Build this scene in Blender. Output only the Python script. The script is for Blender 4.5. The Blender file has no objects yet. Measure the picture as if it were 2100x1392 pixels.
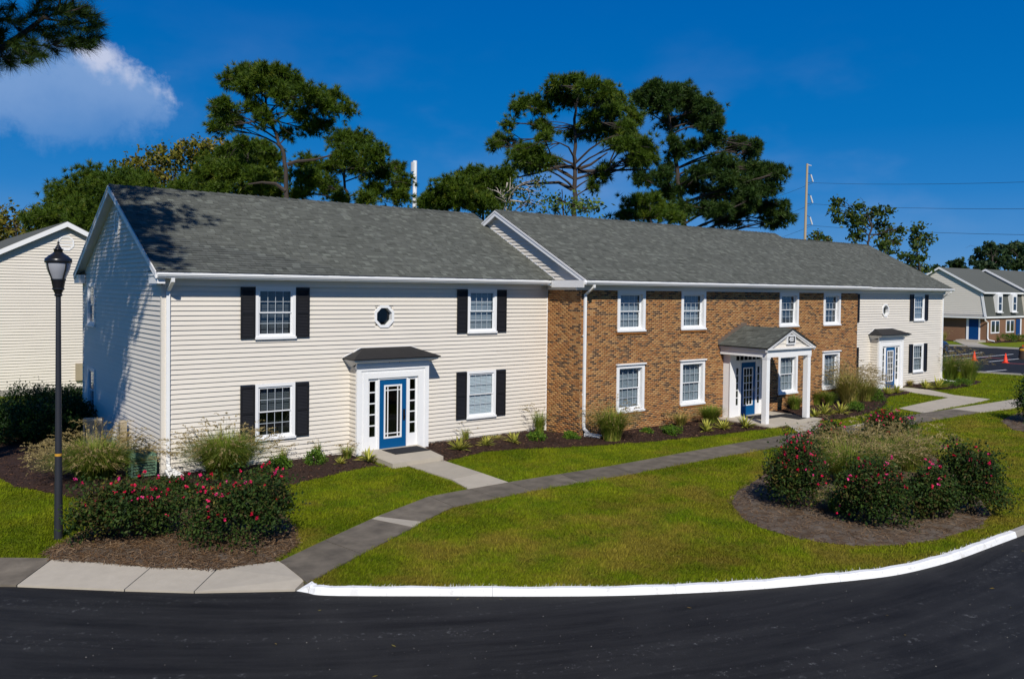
import bpy, math, random
import numpy as np
from math import sin, cos, tan, pi, radians, hypot, atan2, sqrt, exp
from mathutils import Vector
from mathutils.geometry import tessellate_polygon

random.seed(11)
RNG = np.random.default_rng(7)
SC = bpy.context.scene
COL = SC.collection

# ------------------------------------------------------------------ camera
CAM_LOC = (-6.244, -22.807, 4.994)
YAW, PITCH, ROLL, FPX, SHY = .6621, -.0226, .0116, 1722.0, -62.8   # in pixels of the 2100 x 1392 photograph
cam_data = bpy.data.cameras.new('camera')
cam = bpy.data.objects.new('camera', cam_data)
COL.objects.link(cam)
SC.camera = cam
cam_data.sensor_fit = 'HORIZONTAL'
cam_data.sensor_width = 36.0
cam_data.lens = FPX / 2100 * 36
cam_data.shift_y = SHY / 2100
cam_data.clip_start = .1
cam_data.clip_end = 3000
def cam_axes():
    f = np.array([sin(YAW) * cos(PITCH), cos(YAW) * cos(PITCH), sin(PITCH)])
    r = np.array([cos(YAW), -sin(YAW), 0.])
    u = np.cross(r, f)
    c, s = cos(ROLL), sin(ROLL)
    return np.stack([c * r + s * u, -s * r + c * u, f])
AX = cam_axes()
CP = np.array(CAM_LOC)
from mathutils import Matrix
cam.matrix_world = Matrix(((AX[0][0], AX[1][0], -AX[2][0], CP[0]), (AX[0][1], AX[1][1], -AX[2][1], CP[1]),
                           (AX[0][2], AX[1][2], -AX[2][2], CP[2]), (0, 0, 0, 1)))
SC.render.resolution_x, SC.render.resolution_y = 1024, 678

# ------------------------------------------------------------------ sun, sky, exposure
SUN_AZ, SUN_EL = radians(211), radians(41)          # clockwise from +Y
sun_data = bpy.data.lights.new('sun', 'SUN')
sun_data.energy = 4.6
sun_data.angle = radians(.55)
sun_data.color = (1, .95, .86)
sun = bpy.data.objects.new('sun', sun_data)
COL.objects.link(sun)
sun.location = (-40, -50, 60)
sdir = Vector((sin(SUN_AZ) * cos(SUN_EL), cos(SUN_AZ) * cos(SUN_EL), sin(SUN_EL)))
sun.rotation_euler = (-sdir).to_track_quat('-Z', 'Y').to_euler()
SC.view_settings.view_transform = 'Standard'
SC.view_settings.look = 'None'
SC.view_settings.exposure = 0.0
SC.view_settings.gamma = 1.0
SC.view_settings.use_curve_mapping = False
SC.cycles.max_bounces = 6
SC.cycles.transparent_max_bounces = 12
SC.cycles.caustics_reflective = False
SC.cycles.caustics_refractive = False
SC.cycles.use_denoising = True

# photograph geometry helpers: where a point seen in the photograph stands in the place
def ray(u, v):
    return AX.T @ np.array([(u - 1050) / FPX, -(v - (696 + SHY)) / FPX, 1.])
def on(u, v, ax, val):
    d = ray(u, v)
    return CP + (val - CP[ax]) / d[ax] * d
def gp(u, v, z=0.): return on(u, v, 2, z)
def at_depth(u, v, d): return CP + d * ray(u, v)
def gl(pts, z=0.): return [tuple(gp(u, v, z)[:2]) for u, v in pts]

SKY_STR = .085
world = bpy.data.worlds.new('World')
SC.world = world
world.use_nodes = True
def build_world():
    nt = world.node_tree
    nt.nodes.clear()
    N, L = nt.nodes.new, nt.links.new
    out = N('ShaderNodeOutputWorld'); bg = N('ShaderNodeBackground')
    bg.inputs['Strength'].default_value = SKY_STR
    L(bg.outputs[0], out.inputs[0])
    sky = N('ShaderNodeTexSky'); sky.sky_type = 'NISHITA'; sky.sun_disc = False
    sky.sun_elevation = SUN_EL; sky.sun_rotation = SUN_AZ
    sky.altitude = 0; sky.air_density = .9; sky.dust_density = .25; sky.ozone_density = 3.0
    hs = N('ShaderNodeHueSaturation'); hs.inputs['Saturation'].default_value = 1.5; hs.inputs['Value'].default_value = .92
    hs.inputs['Hue'].default_value = .497
    L(sky.outputs[0], hs.inputs['Color'])
    tc = N('ShaderNodeTexCoord')
    # deep, clear autumn blue by height above the horizon, the same all round
    sepz = N('ShaderNodeSeparateXYZ'); L(tc.outputs['Generated'], sepz.inputs[0])
    blue = N('ShaderNodeValToRGB'); be = blue.color_ramp.elements
    be[0].position, be[0].color = 0., (.125, .325, .64, 1); be[1].position, be[1].color = 1., (.004, .06, .27, 1)
    for ps, cl in ((.05, (.062, .255, .60)), (.11, (.014, .195, .555)), (.18, (.0, .158, .50)), (.26, (.0, .135, .46)), (.36, (.0, .110, .43))): be.new(ps).color = (*cl, 1)
    L(sepz.outputs[2], blue.inputs[0])
    bsc = N('ShaderNodeVectorMath'); bsc.operation = 'SCALE'; bsc.inputs['Scale'].default_value = 1 / SKY_STR; L(blue.outputs[0], bsc.inputs[0])
    skm = N('ShaderNodeMix'); skm.data_type = 'RGBA'; skm.inputs['Factor'].default_value = .94
    L(hs.outputs[0], skm.inputs['A']); L(bsc.outputs[0], skm.inputs['B'])
    def math_(op, a, b=None, clamp=False):
        n = N('ShaderNodeMath'); n.operation = op; n.use_clamp = clamp
        for i, x in enumerate((a, b)):
            if x is None: continue
            if isinstance(x, (int, float)): n.inputs[i].default_value = x
            else: L(x, n.inputs[i])
        return n.outputs[0]
    def dot(vec):
        n = N('ShaderNodeVectorMath'); n.operation = 'DOT_PRODUCT'
        L(tc.outputs['Generated'], n.inputs[0]); n.inputs[1].default_value = vec
        return n.outputs['Value']
    def noise(scale, detail, rough=.55, sc=(1, 1, 1)):
        m = N('ShaderNodeMapping'); m.inputs['Scale'].default_value = sc
        L(tc.outputs['Generated'], m.inputs[0])
        n = N('ShaderNodeTexNoise'); n.inputs['Scale'].default_value = scale
        n.inputs['Detail'].default_value = detail; n.inputs['Roughness'].default_value = rough
        L(m.outputs[0], n.inputs['Vector'])
        return n.outputs[0]
    def ramp(x, a, b):
        n = N('ShaderNodeMapRange'); n.interpolation_type = 'SMOOTHSTEP'
        n.inputs[1].default_value = a; n.inputs[2].default_value = b
        L(x, n.inputs[0])
        return n.outputs[0]
    # one fair-weather cloud low over the west side of the buildings
    c0 = Vector(ray(130, 200)).normalized(); t1 = c0.cross(Vector((0, 0, 1))).normalized(); t2 = t1.cross(c0)
    a = math_('DIVIDE', dot(t1), .100); b = math_('DIVIDE', dot(t2), .050)
    b2 = math_('POWER', math_('ABSOLUTE', b), 2.0); a2 = math_('POWER', math_('ABSOLUTE', a), 2.6)
    d = math_('SUBTRACT', 1.0, math_('ADD', a2, b2))
    nz = math_('MULTIPLY', math_('SUBTRACT', noise(11, 10, .66), .5), 3.6)
    dens = ramp(math_('ADD', d, nz), -.10, .75)
    front = ramp(dot(c0), .9, .95)
    dens = math_('MULTIPLY', math_('MULTIPLY', dens, front), math_('ADD', .34, math_('MULTIPLY', ramp(math_('ADD', b, math_('MULTIPLY', math_('SUBTRACT', noise(9, 5), .5), 2.)), -1.0, .55), .56)))
    # scattered small clouds over the rest of the sky and thin haze wisps
    oth = math_('MULTIPLY', ramp(noise(3.2, 8, .55, (1, 1, 2.6)), .66, .8), math_('SUBTRACT', 1.0, ramp(dot(tuple(AX[2])), .35, .75)))
    wisp = math_('MULTIPLY', math_('MULTIPLY', ramp(noise(5, 5, .5, (1, 1, 2.2)), .45, .8), ramp(dot((0, 0, 1)), .34, .08)), .17)
    mask = math_('MAXIMUM', math_('MAXIMUM', dens, oth), wisp)
    cr = N('ShaderNodeMix'); cr.data_type = 'RGBA'
    k = 1 / SKY_STR
    cr.inputs['A'].default_value = (.21 * k, .36 * k, .65 * k, 1)
    cr.inputs['B'].default_value = (.58 * k, .63 * k, .80 * k, 1)
    L(ramp(math_('ADD', math_('ADD', b, math_('MULTIPLY', a, .45)), math_('MULTIPLY', math_('SUBTRACT', noise(22, 6), .5), 3.4)), .55, 1.5), cr.inputs['Factor'])
    mx = N('ShaderNodeMix'); mx.data_type = 'RGBA'
    L(mask, mx.inputs['Factor']); L(skm.outputs['Result'], mx.inputs['A']); L(cr.outputs['Result'], mx.inputs['B'])
    L(mx.outputs['Result'], bg.inputs['Color'])
build_world()

# ------------------------------------------------------------------ materials
MATS = {}
def mat(name, col, rough=.7, var=.12, scale=4., tone=0., bump=0., bscale=60., spec=.3, metal=0., col2=None, detail=6., stretch=(1, 1, 1), ramp=None, space='OBJ',
        var2=0., scale2=.5, coat=0.):
    """principled material; colour varies with noise and with the piece's own 'tone'"""
    m = bpy.data.materials.new(name); m.use_nodes = True
    nt = m.node_tree; N, L = nt.nodes.new, nt.links.new
    p = nt.nodes['Principled BSDF']
    p.inputs['Roughness'].default_value = rough
    p.inputs['Metallic'].default_value = metal
    p.inputs['Specular IOR Level'].default_value = spec
    p.inputs['Coat Weight'].default_value = coat
    geo = N('ShaderNodeNewGeometry')
    mp = N('ShaderNodeMapping'); mp.inputs['Scale'].default_value = stretch
    L(geo.outputs['Position'], mp.inputs[0])
    nz = N('ShaderNodeTexNoise'); nz.inputs['Scale'].default_value = scale; nz.inputs['Detail'].default_value = detail
    nz.inputs['Roughness'].default_value = .6
    L(mp.outputs[0], nz.inputs['Vector'])
    def mth(op, a, b):
        n = N('ShaderNodeMath'); n.operation = op
        for i, x in enumerate((a, b)):
            if isinstance(x, (int, float)): n.inputs[i].default_value = x
            else: L(x, n.inputs[i])
        return n.outputs[0]
    att = N('ShaderNodeAttribute'); att.attribute_name = 'tone'
    fac = mth('ADD', 1 - var, mth('MULTIPLY', nz.outputs[0], 2 * var))
    if tone:
        fac = mth('MULTIPLY', fac, mth('ADD', 1 - tone, mth('MULTIPLY', att.outputs['Fac'], 2 * tone)))
    if var2:
        n2 = N('ShaderNodeTexNoise'); n2.inputs['Scale'].default_value = scale2; n2.inputs['Detail'].default_value = 5
        L(geo.outputs['Position'], n2.inputs['Vector'])
        fac = mth('MULTIPLY', fac, mth('ADD', 1 - var2, mth('MULTIPLY', n2.outputs[0], 2 * var2)))
    if ramp:
        cr = N('ShaderNodeValToRGB'); e = cr.color_ramp.elements
        cr.color_ramp.interpolation = 'LINEAR'
        e[0].position, e[0].color = ramp[0][0], (*ramp[0][1], 1)
        e[1].position, e[1].color = ramp[1][0], (*ramp[1][1], 1)
        for pos, c in ramp[2:]:
            el = e.new(pos); el.color = (*c, 1)
        L(att.outputs['Fac'], cr.inputs[0]); base = cr.outputs[0]
    elif col2:
        mx = N('ShaderNodeMix'); mx.data_type = 'RGBA'
        mx.inputs['A'].default_value = (*col, 1); mx.inputs['B'].default_value = (*col2, 1)
        n3 = N('ShaderNodeTexNoise'); n3.inputs['Scale'].default_value = scale * .37; n3.inputs['Detail'].default_value = 6
        L(mp.outputs[0], n3.inputs['Vector'])
        r = N('ShaderNodeMapRange'); r.inputs[1].default_value = .38; r.inputs[2].default_value = .62
        L(n3.outputs[0], r.inputs[0]); L(r.outputs[0], mx.inputs['Factor']); base = mx.outputs['Result']
    else:
        rgb = N('ShaderNodeRGB'); rgb.outputs[0].default_value = (*col, 1); base = rgb.outputs[0]
    mul = N('ShaderNodeVectorMath'); mul.operation = 'SCALE'
    L(base, mul.inputs[0]); L(fac, mul.inputs['Scale'])
    L(mul.outputs[0], p.inputs['Base Color'])
    if bump:
        bz = N('ShaderNodeTexNoise'); bz.inputs['Scale'].default_value = bscale; bz.inputs['Detail'].default_value = 4
        L(mp.outputs[0], bz.inputs['Vector'])
        b = N('ShaderNodeBump'); b.inputs['Strength'].default_value = bump; b.inputs['Distance'].default_value = .01
        L(bz.outputs[0], b.inputs['Height']); L(b.outputs[0], p.inputs['Normal'])
    MATS[name] = m
    return m
def leaf_mat(name, ramp, trans=.3, rough=.55, spec=.25):
    m = mat(name, (0, 0, 0), rough=rough, var=.1, scale=2., ramp=ramp, spec=spec)
    nt = m.node_tree; p = nt.nodes['Principled BSDF']; out = nt.nodes['Material Output']
    src = p.inputs['Base Color'].links[0].from_socket
    tr = nt.nodes.new('ShaderNodeBsdfTranslucent'); mx = nt.nodes.new('ShaderNodeMixShader')
    mx.inputs[0].default_value = trans
    nt.links.new(src, tr.inputs[0]); nt.links.new(p.outputs[0], mx.inputs[1]); nt.links.new(tr.outputs[0], mx.inputs[2])
    nt.links.new(mx.outputs[0], out.inputs['Surface'])
    return m
def glass_mat(name, tint, refl):
    m = bpy.data.materials.new(name); m.use_nodes = True
    nt = m.node_tree; nt.nodes.remove(nt.nodes['Principled BSDF']); N, L = nt.nodes.new, nt.links.new
    out = nt.nodes['Material Output']
    t = N('ShaderNodeBsdfTransparent'); t.inputs[0].default_value = (*tint, 1)
    g = N('ShaderNodeBsdfGlossy'); g.inputs['Roughness'].default_value = .03; g.inputs[0].default_value = (.9, .95, 1, 1)
    fr = N('ShaderNodeLayerWeight'); fr.inputs[0].default_value = .5
    pw = N('ShaderNodeMath'); pw.operation = 'POWER'; pw.inputs[1].default_value = 4.; L(fr.outputs['Facing'], pw.inputs[0])
    a = N('ShaderNodeMath'); a.operation = 'MULTIPLY_ADD'; a.inputs[1].default_value = .8; a.inputs[2].default_value = refl
    mx = N('ShaderNodeMixShader'); L(pw.outputs[0], a.inputs[0]); L(a.outputs[0], mx.inputs[0])
    L(t.outputs[0], mx.inputs[1]); L(g.outputs[0], mx.inputs[2]); L(mx.outputs[0], out.inputs['Surface'])
    MATS[name] = m
    return m
mat('siding', (.685, .635, .56), rough=.55, var=.035, scale=1.2, bump=.05, bscale=90, tone=.035, stretch=(1, 1, 1), var2=.03)
mat('white_trim', (.80, .80, .80), rough=.45, var=.03, scale=3, var2=.03)
mat('white_vinyl', (.78, .79, .80), rough=.35, var=.03, scale=6)
mat('muntin', (.50, .54, .58), rough=.4, var=.03, scale=6)
mat('frieze', (.74, .73, .72), rough=.5, var=.04, scale=3)
mat('gutter_white', (.82, .82, .81), rough=.35, var=.04, scale=2, stretch=(1, 4, 4))
mat('shutter_black', (.012, .012, .014), rough=.5, var=.2, scale=4)
mat('door_blue', (.001, .078, .225), rough=.55, var=.05, scale=3, spec=.15)
mat('door_blue_dark', (.002, .045, .17), rough=.55, var=.05, scale=3, spec=.15)
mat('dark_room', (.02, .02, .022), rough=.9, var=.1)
mat('blind', (.36, .385, .41), rough=.6, var=.03)
mat('blind_white', (.74, .75, .76), rough=.6, var=.03)
mat('blind_dim', (.10, .105, .115), rough=.7, var=.05)
mat('metal_hood', (.013, .013, .015), rough=.5, var=.5, scale=3.5, spec=.25, var2=.4, scale2=5.)
mat('shingle', (0, 0, 0), rough=.93, var=.18, scale=38, bump=.5, bscale=220, spec=.12, var2=.07, scale2=.4,
    ramp=[(0, (.060, .064, .056)), (.45, (.098, .103, .092)), (.8, (.120, .126, .112)), (1, (.148, .158, .138))])
mat('roof_felt', (.045, .047, .047), rough=.95, var=.2, scale=10)
mat('brick', (0, 0, 0), rough=.9, var=.22, scale=22, bump=.4, bscale=120, spec=.15, var2=.10, scale2=.8,
    ramp=[(0, (.045, .028, .020)), (.17, (.075, .044, .028)), (.22, (.215, .080, .024)), (.5, (.285, .115, .032)), (.75, (.34, .155, .046)), (1, (.39, .215, .080))])
mat('mortar', (.47, .295, .16), rough=.95, var=.16, scale=20, var2=.1)
mat('brick_far', (.215, .115, .066), rough=.9, var=.4, scale=6, stretch=(1, 1, 3))
mat('flashing', (.14, .105, .08), rough=.7, var=.1)
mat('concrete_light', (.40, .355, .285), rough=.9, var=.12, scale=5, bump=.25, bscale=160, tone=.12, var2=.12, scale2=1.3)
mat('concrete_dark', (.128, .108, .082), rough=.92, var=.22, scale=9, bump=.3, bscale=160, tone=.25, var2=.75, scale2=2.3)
mat('kerb_paint', (.80, .80, .79), rough=.6, var=.10, scale=7, bump=.5, bscale=26, var2=.10, scale2=2.2)
mat('kerb_concrete', (.30, .28, .25), rough=.9, var=.15, scale=5)
mat('paint_white', (.72, .72, .72), rough=.7, var=.1, scale=8)
mat('paint_red', (.30, .05, .045), rough=.8, var=.4, scale=5)
mat('lamp_black', (.012, .012, .014), rough=.3, var=.15, spec=.5)
mat('lamp_pole', (.022, .024, .030), rough=.5, var=.15, spec=.4)
mat('lamp_glass', (.34, .35, .38), rough=.16, var=.06, scale=6, spec=.6)
mat('band_yellow', (.55, .28, .03), rough=.5)
mat('ac_green', (.14, .24, .15), rough=.5, var=.06)
mat('ac_dark', (.03, .05, .035), rough=.7)
mat('cabinet_tan', (.36, .30, .21), rough=.55, var=.1, scale=6)
mat('mat_black', (.018, .018, .02), rough=.95, var=.3, scale=30, bump=.5, bscale=200)
mat('cone_orange', (.75, .05, .015), rough=.5)
mat('barrel_dark', (.05, .03, .02), rough=.6)
mat('rubber', (.015, .015, .016), rough=.8)
mat('car_paint', (.012, .03, .075), rough=.25, spec=.6, coat=.6)
mat('car_glass', (.015, .017, .02), rough=.08, spec=.7)
mat('chrome', (.6, .6, .62), rough=.25, metal=1.)
mat('pole_wood', (.40, .32, .22), rough=.85, var=.15, scale=5, stretch=(6, 6, 1))
mat('insulator', (.55, .56, .58), rough=.4)
mat('wire', (.035, .05, .075), rough=.6)
mat('bark', (.055, .043, .036), rough=.95, var=.4, scale=7, bump=.9, bscale=30, stretch=(1, 1, .35))
mat('bark_pale', (.34, .30, .25), rough=.9, var=.25, scale=5)
mat('stem', (.10, .075, .04), rough=.9, var=.2)
mat('black_plate', (.01, .01, .01), rough=.4)
mat('letter_white', (.85, .85, .85), rough=.5)
mat('letter_dark', (.06, .065, .07), rough=.5)
glass_mat('glass', (.86, .90, .92), .035)
glass_mat('glass_dark', (.6, .65, .65), .035)
# foliage: tone runs dark to light
leaf_mat('pine_needles', [(0, (.022, .048, .004)), (.5, (.066, .118, .008)), (.85, (.13, .18, .014)), (1, (.20, .20, .028))])
leaf_mat('pine_needles_dark', [(0, (.013, .033, .006)), (.5, (.038, .080, .013)), (.85, (.078, .125, .020)), (1, (.13, .15, .03))])
leaf_mat('oak_leaves', [(0, (.045, .06, .008)), (.4, (.12, .13, .014)), (.75, (.23, .185, .02)), (1, (.30, .18, .03))])
leaf_mat('green_leaves', [(0, (.020, .040, .006)), (.5, (.052, .088, .011)), (.85, (.095, .13, .017)), (1, (.17, .125, .025))])
leaf_mat('bright_leaves', [(0, (.03, .065, .008)), (.5, (.075, .13, .014)), (1, (.16, .21, .03))])
leaf_mat('far_leaves', [(0, (.014, .034, .014)), (.5, (.030, .060, .020)), (1, (.058, .09, .028))])
leaf_mat('hedge_leaves', [(0, (.008, .024, .006)), (.5, (.022, .055, .010)), (1, (.07, .13, .016))], trans=.2, rough=.55, spec=.2)
leaf_mat('shrub_leaves', [(0, (.03, .08, .008)), (.5, (.085, .17, .014)), (.85, (.15, .23, .02)), (1, (.28, .26, .03))], rough=.55, spec=.2)
leaf_mat('rose_leaves', [(0, (.012, .024, .008)), (.30, (.028, .060, .013)), (.55, (.055, .095, .016)), (.70, (.075, .042, .018)), (.86, (.085, .10, .018)), (1, (.17, .14, .025))], rough=.6, spec=.15)
leaf_mat('rose_petals', [(0, (.55, .006, .03)), (.5, (.75, .012, .09)), (1, (.90, .07, .32))], trans=.25)
leaf_mat('grass_blades', [(0, (.08, .15, .014)), (.5, (.19, .26, .028)), (.85, (.36, .33, .07)), (1, (.52, .40, .14))])
leaf_mat('grass_plumes', [(0, (.20, .145, .05)), (.5, (.33, .25, .10)), (1, (.50, .40, .20))])
leaf_mat('yucca_leaves', [(0, (.08, .15, .02)), (.45, (.30, .34, .045)), (1, (.66, .58, .12))], trans=.2)

def lawn_material(name, blades):
    m = bpy.data.materials.new(name); m.use_nodes = True
    nt = m.node_tree; N, L = nt.nodes.new, nt.links.new
    p = nt.nodes['Principled BSDF']; p.inputs['Roughness'].default_value = .85; p.inputs['Specular IOR Level'].default_value = .12
    geo = N('ShaderNodeNewGeometry')
    def noise(s, d, r=.6):
        n = N('ShaderNodeTexNoise'); n.inputs['Scale'].default_value = s; n.inputs['Detail'].default_value = d; n.inputs['Roughness'].default_value = r
        L(geo.outputs['Position'], n.inputs['Vector']); return n.outputs[0]
    def rng(x, a, b, lo=0., hi=1.):
        n = N('ShaderNodeMapRange'); n.inputs[1].default_value = a; n.inputs[2].default_value = b; n.inputs[3].default_value = lo; n.inputs[4].default_value = hi
        L(x, n.inputs[0]); return n.outputs[0]
    def mix(f, a, b):
        n = N('ShaderNodeMix'); n.data_type = 'RGBA'; L(f, n.inputs['Factor'])
        for k, x in (('A', a), ('B', b)):
            if isinstance(x, tuple): n.inputs[k].default_value = (*x, 1)
            else: L(x, n.inputs[k])
        return n.outputs['Result']
    g = mix(rng(noise(.9, 6), .36, .64), (.100, .150, .003), (.168, .190, .006))
    # lawn is lusher close to the house and drier towards the road
    sep = N('ShaderNodeSeparateXYZ'); L(geo.outputs['Position'], sep.inputs[0])
    n0 = noise(.55, 8, .65)
    dry = N('ShaderNodeMath'); dry.operation = 'ADD'
    L(rng(sep.outputs['Y'], -2.5, -9.5, -.15, .045), dry.inputs[0]); L(n0, dry.inputs[1])
    g = mix(rng(dry.outputs[0], .47, .63, 0., .85), g, (.205, .160, .022))
    g = mix(rng(noise(7, 6, .7), .56, .72, 0., .6), g, (.26, .195, .05))
    g = mix(rng(noise(23, 4, .7), .55, .75, 0., .55), g, (.05, .075, .004))
    g = mix(rng(noise(1.7, 7, .7), .69, .75, 0., .8), g, (.085, .055, .028))      # worn bare spots
    if blades:
        att = N('ShaderNodeAttribute'); att.attribute_name = 'tone'
        sc = N('ShaderNodeVectorMath'); sc.operation = 'SCALE'
        L(g, sc.inputs[0]); L(rng(att.outputs['Fac'], 0, 1, .42, 1.75), sc.inputs['Scale'])
        g = mix(rng(att.outputs['Fac'], 1.5, 1.6), sc.outputs[0], (.75, .75, .75))
        tr = N('ShaderNodeBsdfTranslucent'); mx = N('ShaderNodeMixShader'); mx.inputs[0].default_value = .3
        L(g, tr.inputs[0]); L(p.outputs[0], mx.inputs[1]); L(tr.outputs[0], mx.inputs[2]); L(mx.outputs[0], nt.nodes['Material Output'].inputs[0])
    else:
        b = N('ShaderNodeBump'); b.inputs['Strength'].default_value = .9; b.inputs['Distance'].default_value = .03
        L(noise(45, 5, .7), b.inputs['Height']); L(b.outputs[0], p.inputs['Normal'])
    L(g, p.inputs['Base Color'])
    MATS[name] = m
lawn_material('lawn', False)
lawn_material('lawn_blades', True)
mat('mulch', (.032, .015, .009), rough=.95, var=.6, scale=18, bump=1., bscale=55, var2=.25, scale2=1.2)
mat('mulch_chip', (0, 0, 0), rough=.9, var=.2, scale=20, ramp=[(0, (.010, .005, .003)), (.55, (.045, .020, .010)), (.85, (.095, .045, .024)), (1, (.24, .13, .075))])
mat('pine_straw', (.085, .056, .034), rough=.95, var=.4, scale=9, bump=1., bscale=70, col2=(.122, .098, .076), var2=.3, scale2=1.5)
mat('straw_chip', (0, 0, 0), rough=.9, var=.2, scale=20, ramp=[(0, (.06, .032, .016)), (.6, (.15, .082, .035)), (1, (.26, .18, .11))])
def kerb_wear():
    # scuffs, tyre marks and grime on the painted kerb
    nt = MATS['kerb_paint'].node_tree; p = nt.nodes['Principled BSDF']; N, L = nt.nodes.new, nt.links.new
    src = p.inputs['Base Color'].links[0].from_socket; geo = N('ShaderNodeNewGeometry'); col = src
    for sc, lo, hi, amt, c in ((5., .56, .68, .55, (.42, .39, .34)), (26., .60, .70, .7, (.22, .20, .18)), (1.3, .60, .68, .35, (.45, .43, .40))):
        n = N('ShaderNodeTexNoise'); n.inputs['Scale'].default_value = sc; n.inputs['Detail'].default_value = 7; n.inputs['Roughness'].default_value = .7
        L(geo.outputs['Position'], n.inputs['Vector'])
        r = N('ShaderNodeMapRange'); r.inputs[1].default_value = lo; r.inputs[2].default_value = hi; r.inputs[4].default_value = amt; L(n.outputs[0], r.inputs[0])
        m = N('ShaderNodeMix'); m.data_type = 'RGBA'; L(r.outputs[0], m.inputs['Factor']); L(col, m.inputs['A']); m.inputs['B'].default_value = (*c, 1); col = m.outputs['Result']
    L(col, p.inputs['Base Color'])
kerb_wear()
def asphalt():
    m = bpy.data.materials.new('asphalt'); m.use_nodes = True
    nt = m.node_tree; N, L = nt.nodes.new, nt.links.new
    p = nt.nodes['Principled BSDF']; p.inputs['Roughness'].default_value = .78; p.inputs['Specular IOR Level'].default_value = .22
    geo = N('ShaderNodeNewGeometry')
    # rolled lanes run round the bend: polar coordinates about the bend's centre
    sub = N('ShaderNodeVectorMath'); sub.operation = 'SUBTRACT'; sub.inputs[1].default_value = (10.5, 6.5, 0)
    L(geo.outputs['Position'], sub.inputs[0])
    ln = N('ShaderNodeVectorMath'); ln.operation = 'LENGTH'; L(sub.outputs[0], ln.inputs[0])
    sep = N('ShaderNodeSeparateXYZ'); L(sub.outputs[0], sep.inputs[0])
    at = N('ShaderNodeMath'); at.operation = 'ARCTAN2'; L(sep.outputs[1], at.inputs[0]); L(sep.outputs[0], at.inputs[1])
    cb = N('ShaderNodeCombineXYZ'); L(ln.outputs['Value'], cb.inputs[0]); L(at.outputs[0], cb.inputs[1])
    mp = N('ShaderNodeMapping'); mp.inputs['Scale'].default_value = (3.2, 5., 1); L(cb.outputs[0], mp.inputs[0])
    def noise(s, d, r, vec):
        n = N('ShaderNodeTexNoise'); n.inputs['Scale'].default_value = s; n.inputs['Detail'].default_value = d; n.inputs['Roughness'].default_value = r
        L(vec, n.inputs['Vector']); return n.outputs[0]
    def rng(x, a, b, lo=0., hi=1.):
        n = N('ShaderNodeMapRange'); n.inputs[1].default_value = a; n.inputs[2].default_value = b; n.inputs[3].default_value = lo; n.inputs[4].default_value = hi
        L(x, n.inputs[0]); return n.outputs[0]
    def mix(f, a, b):
        n = N('ShaderNodeMix'); n.data_type = 'RGBA'; L(f, n.inputs['Factor'])
        for k, x in (('A', a), ('B', b)):
            if isinstance(x, tuple): n.inputs[k].default_value = (*x, 1)
            else: L(x, n.inputs[k])
        return n.outputs['Result']
    c = mix(rng(noise(1., 9, .72, mp.outputs[0]), .36, .68), (.0060, .0057, .0055), (.0235, .023, .0222))
    c = mix(rng(noise(.5, 5, .6, geo.outputs['Position']), .5, .75, 0, .6), c, (.030, .029, .028))
    c = mix(rng(noise(70, 4, .7, geo.outputs['Position']), .56, .72, 0, .6), c, (.055, .054, .052))
    c = mix(rng(noise(48, 4, .7, geo.outputs['Position']), .42, .30, 0, .7), c, (.003, .003, .003))
    # pale dust scuffs and lime specks
    f = N('ShaderNodeMath'); f.operation = 'MULTIPLY'
    L(rng(noise(.5, 4, .6, mp.outputs[0]), .50, .62), f.inputs[0]); L(rng(noise(9, 6, .75, geo.outputs['Position']), .58, .70), f.inputs[1])
    c = mix(f.outputs[0], c, (.16, .16, .16))
    v = N('ShaderNodeTexVoronoi'); v.inputs['Scale'].default_value = 7; L(geo.outputs['Position'], v.inputs['Vector'])
    sp = N('ShaderNodeMath'); sp.operation = 'MULTIPLY'
    L(rng(v.outputs['Distance'], .055, .035), sp.inputs[0]); L(rng(noise(2.1, 3, .6, geo.outputs['Position']), .52, .58), sp.inputs[1])
    c = mix(sp.outputs[0], c, (.30, .30, .30))
    L(c, p.inputs['Base Color'])
    b = N('ShaderNodeBump'); b.inputs['Strength'].default_value = .5; b.inputs['Distance'].default_value = .006
    L(noise(150, 3, .6, geo.outputs['Position']), b.inputs['Height']); L(b.outputs[0], p.inputs['Normal'])
    MATS['asphalt'] = m
asphalt()

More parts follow.
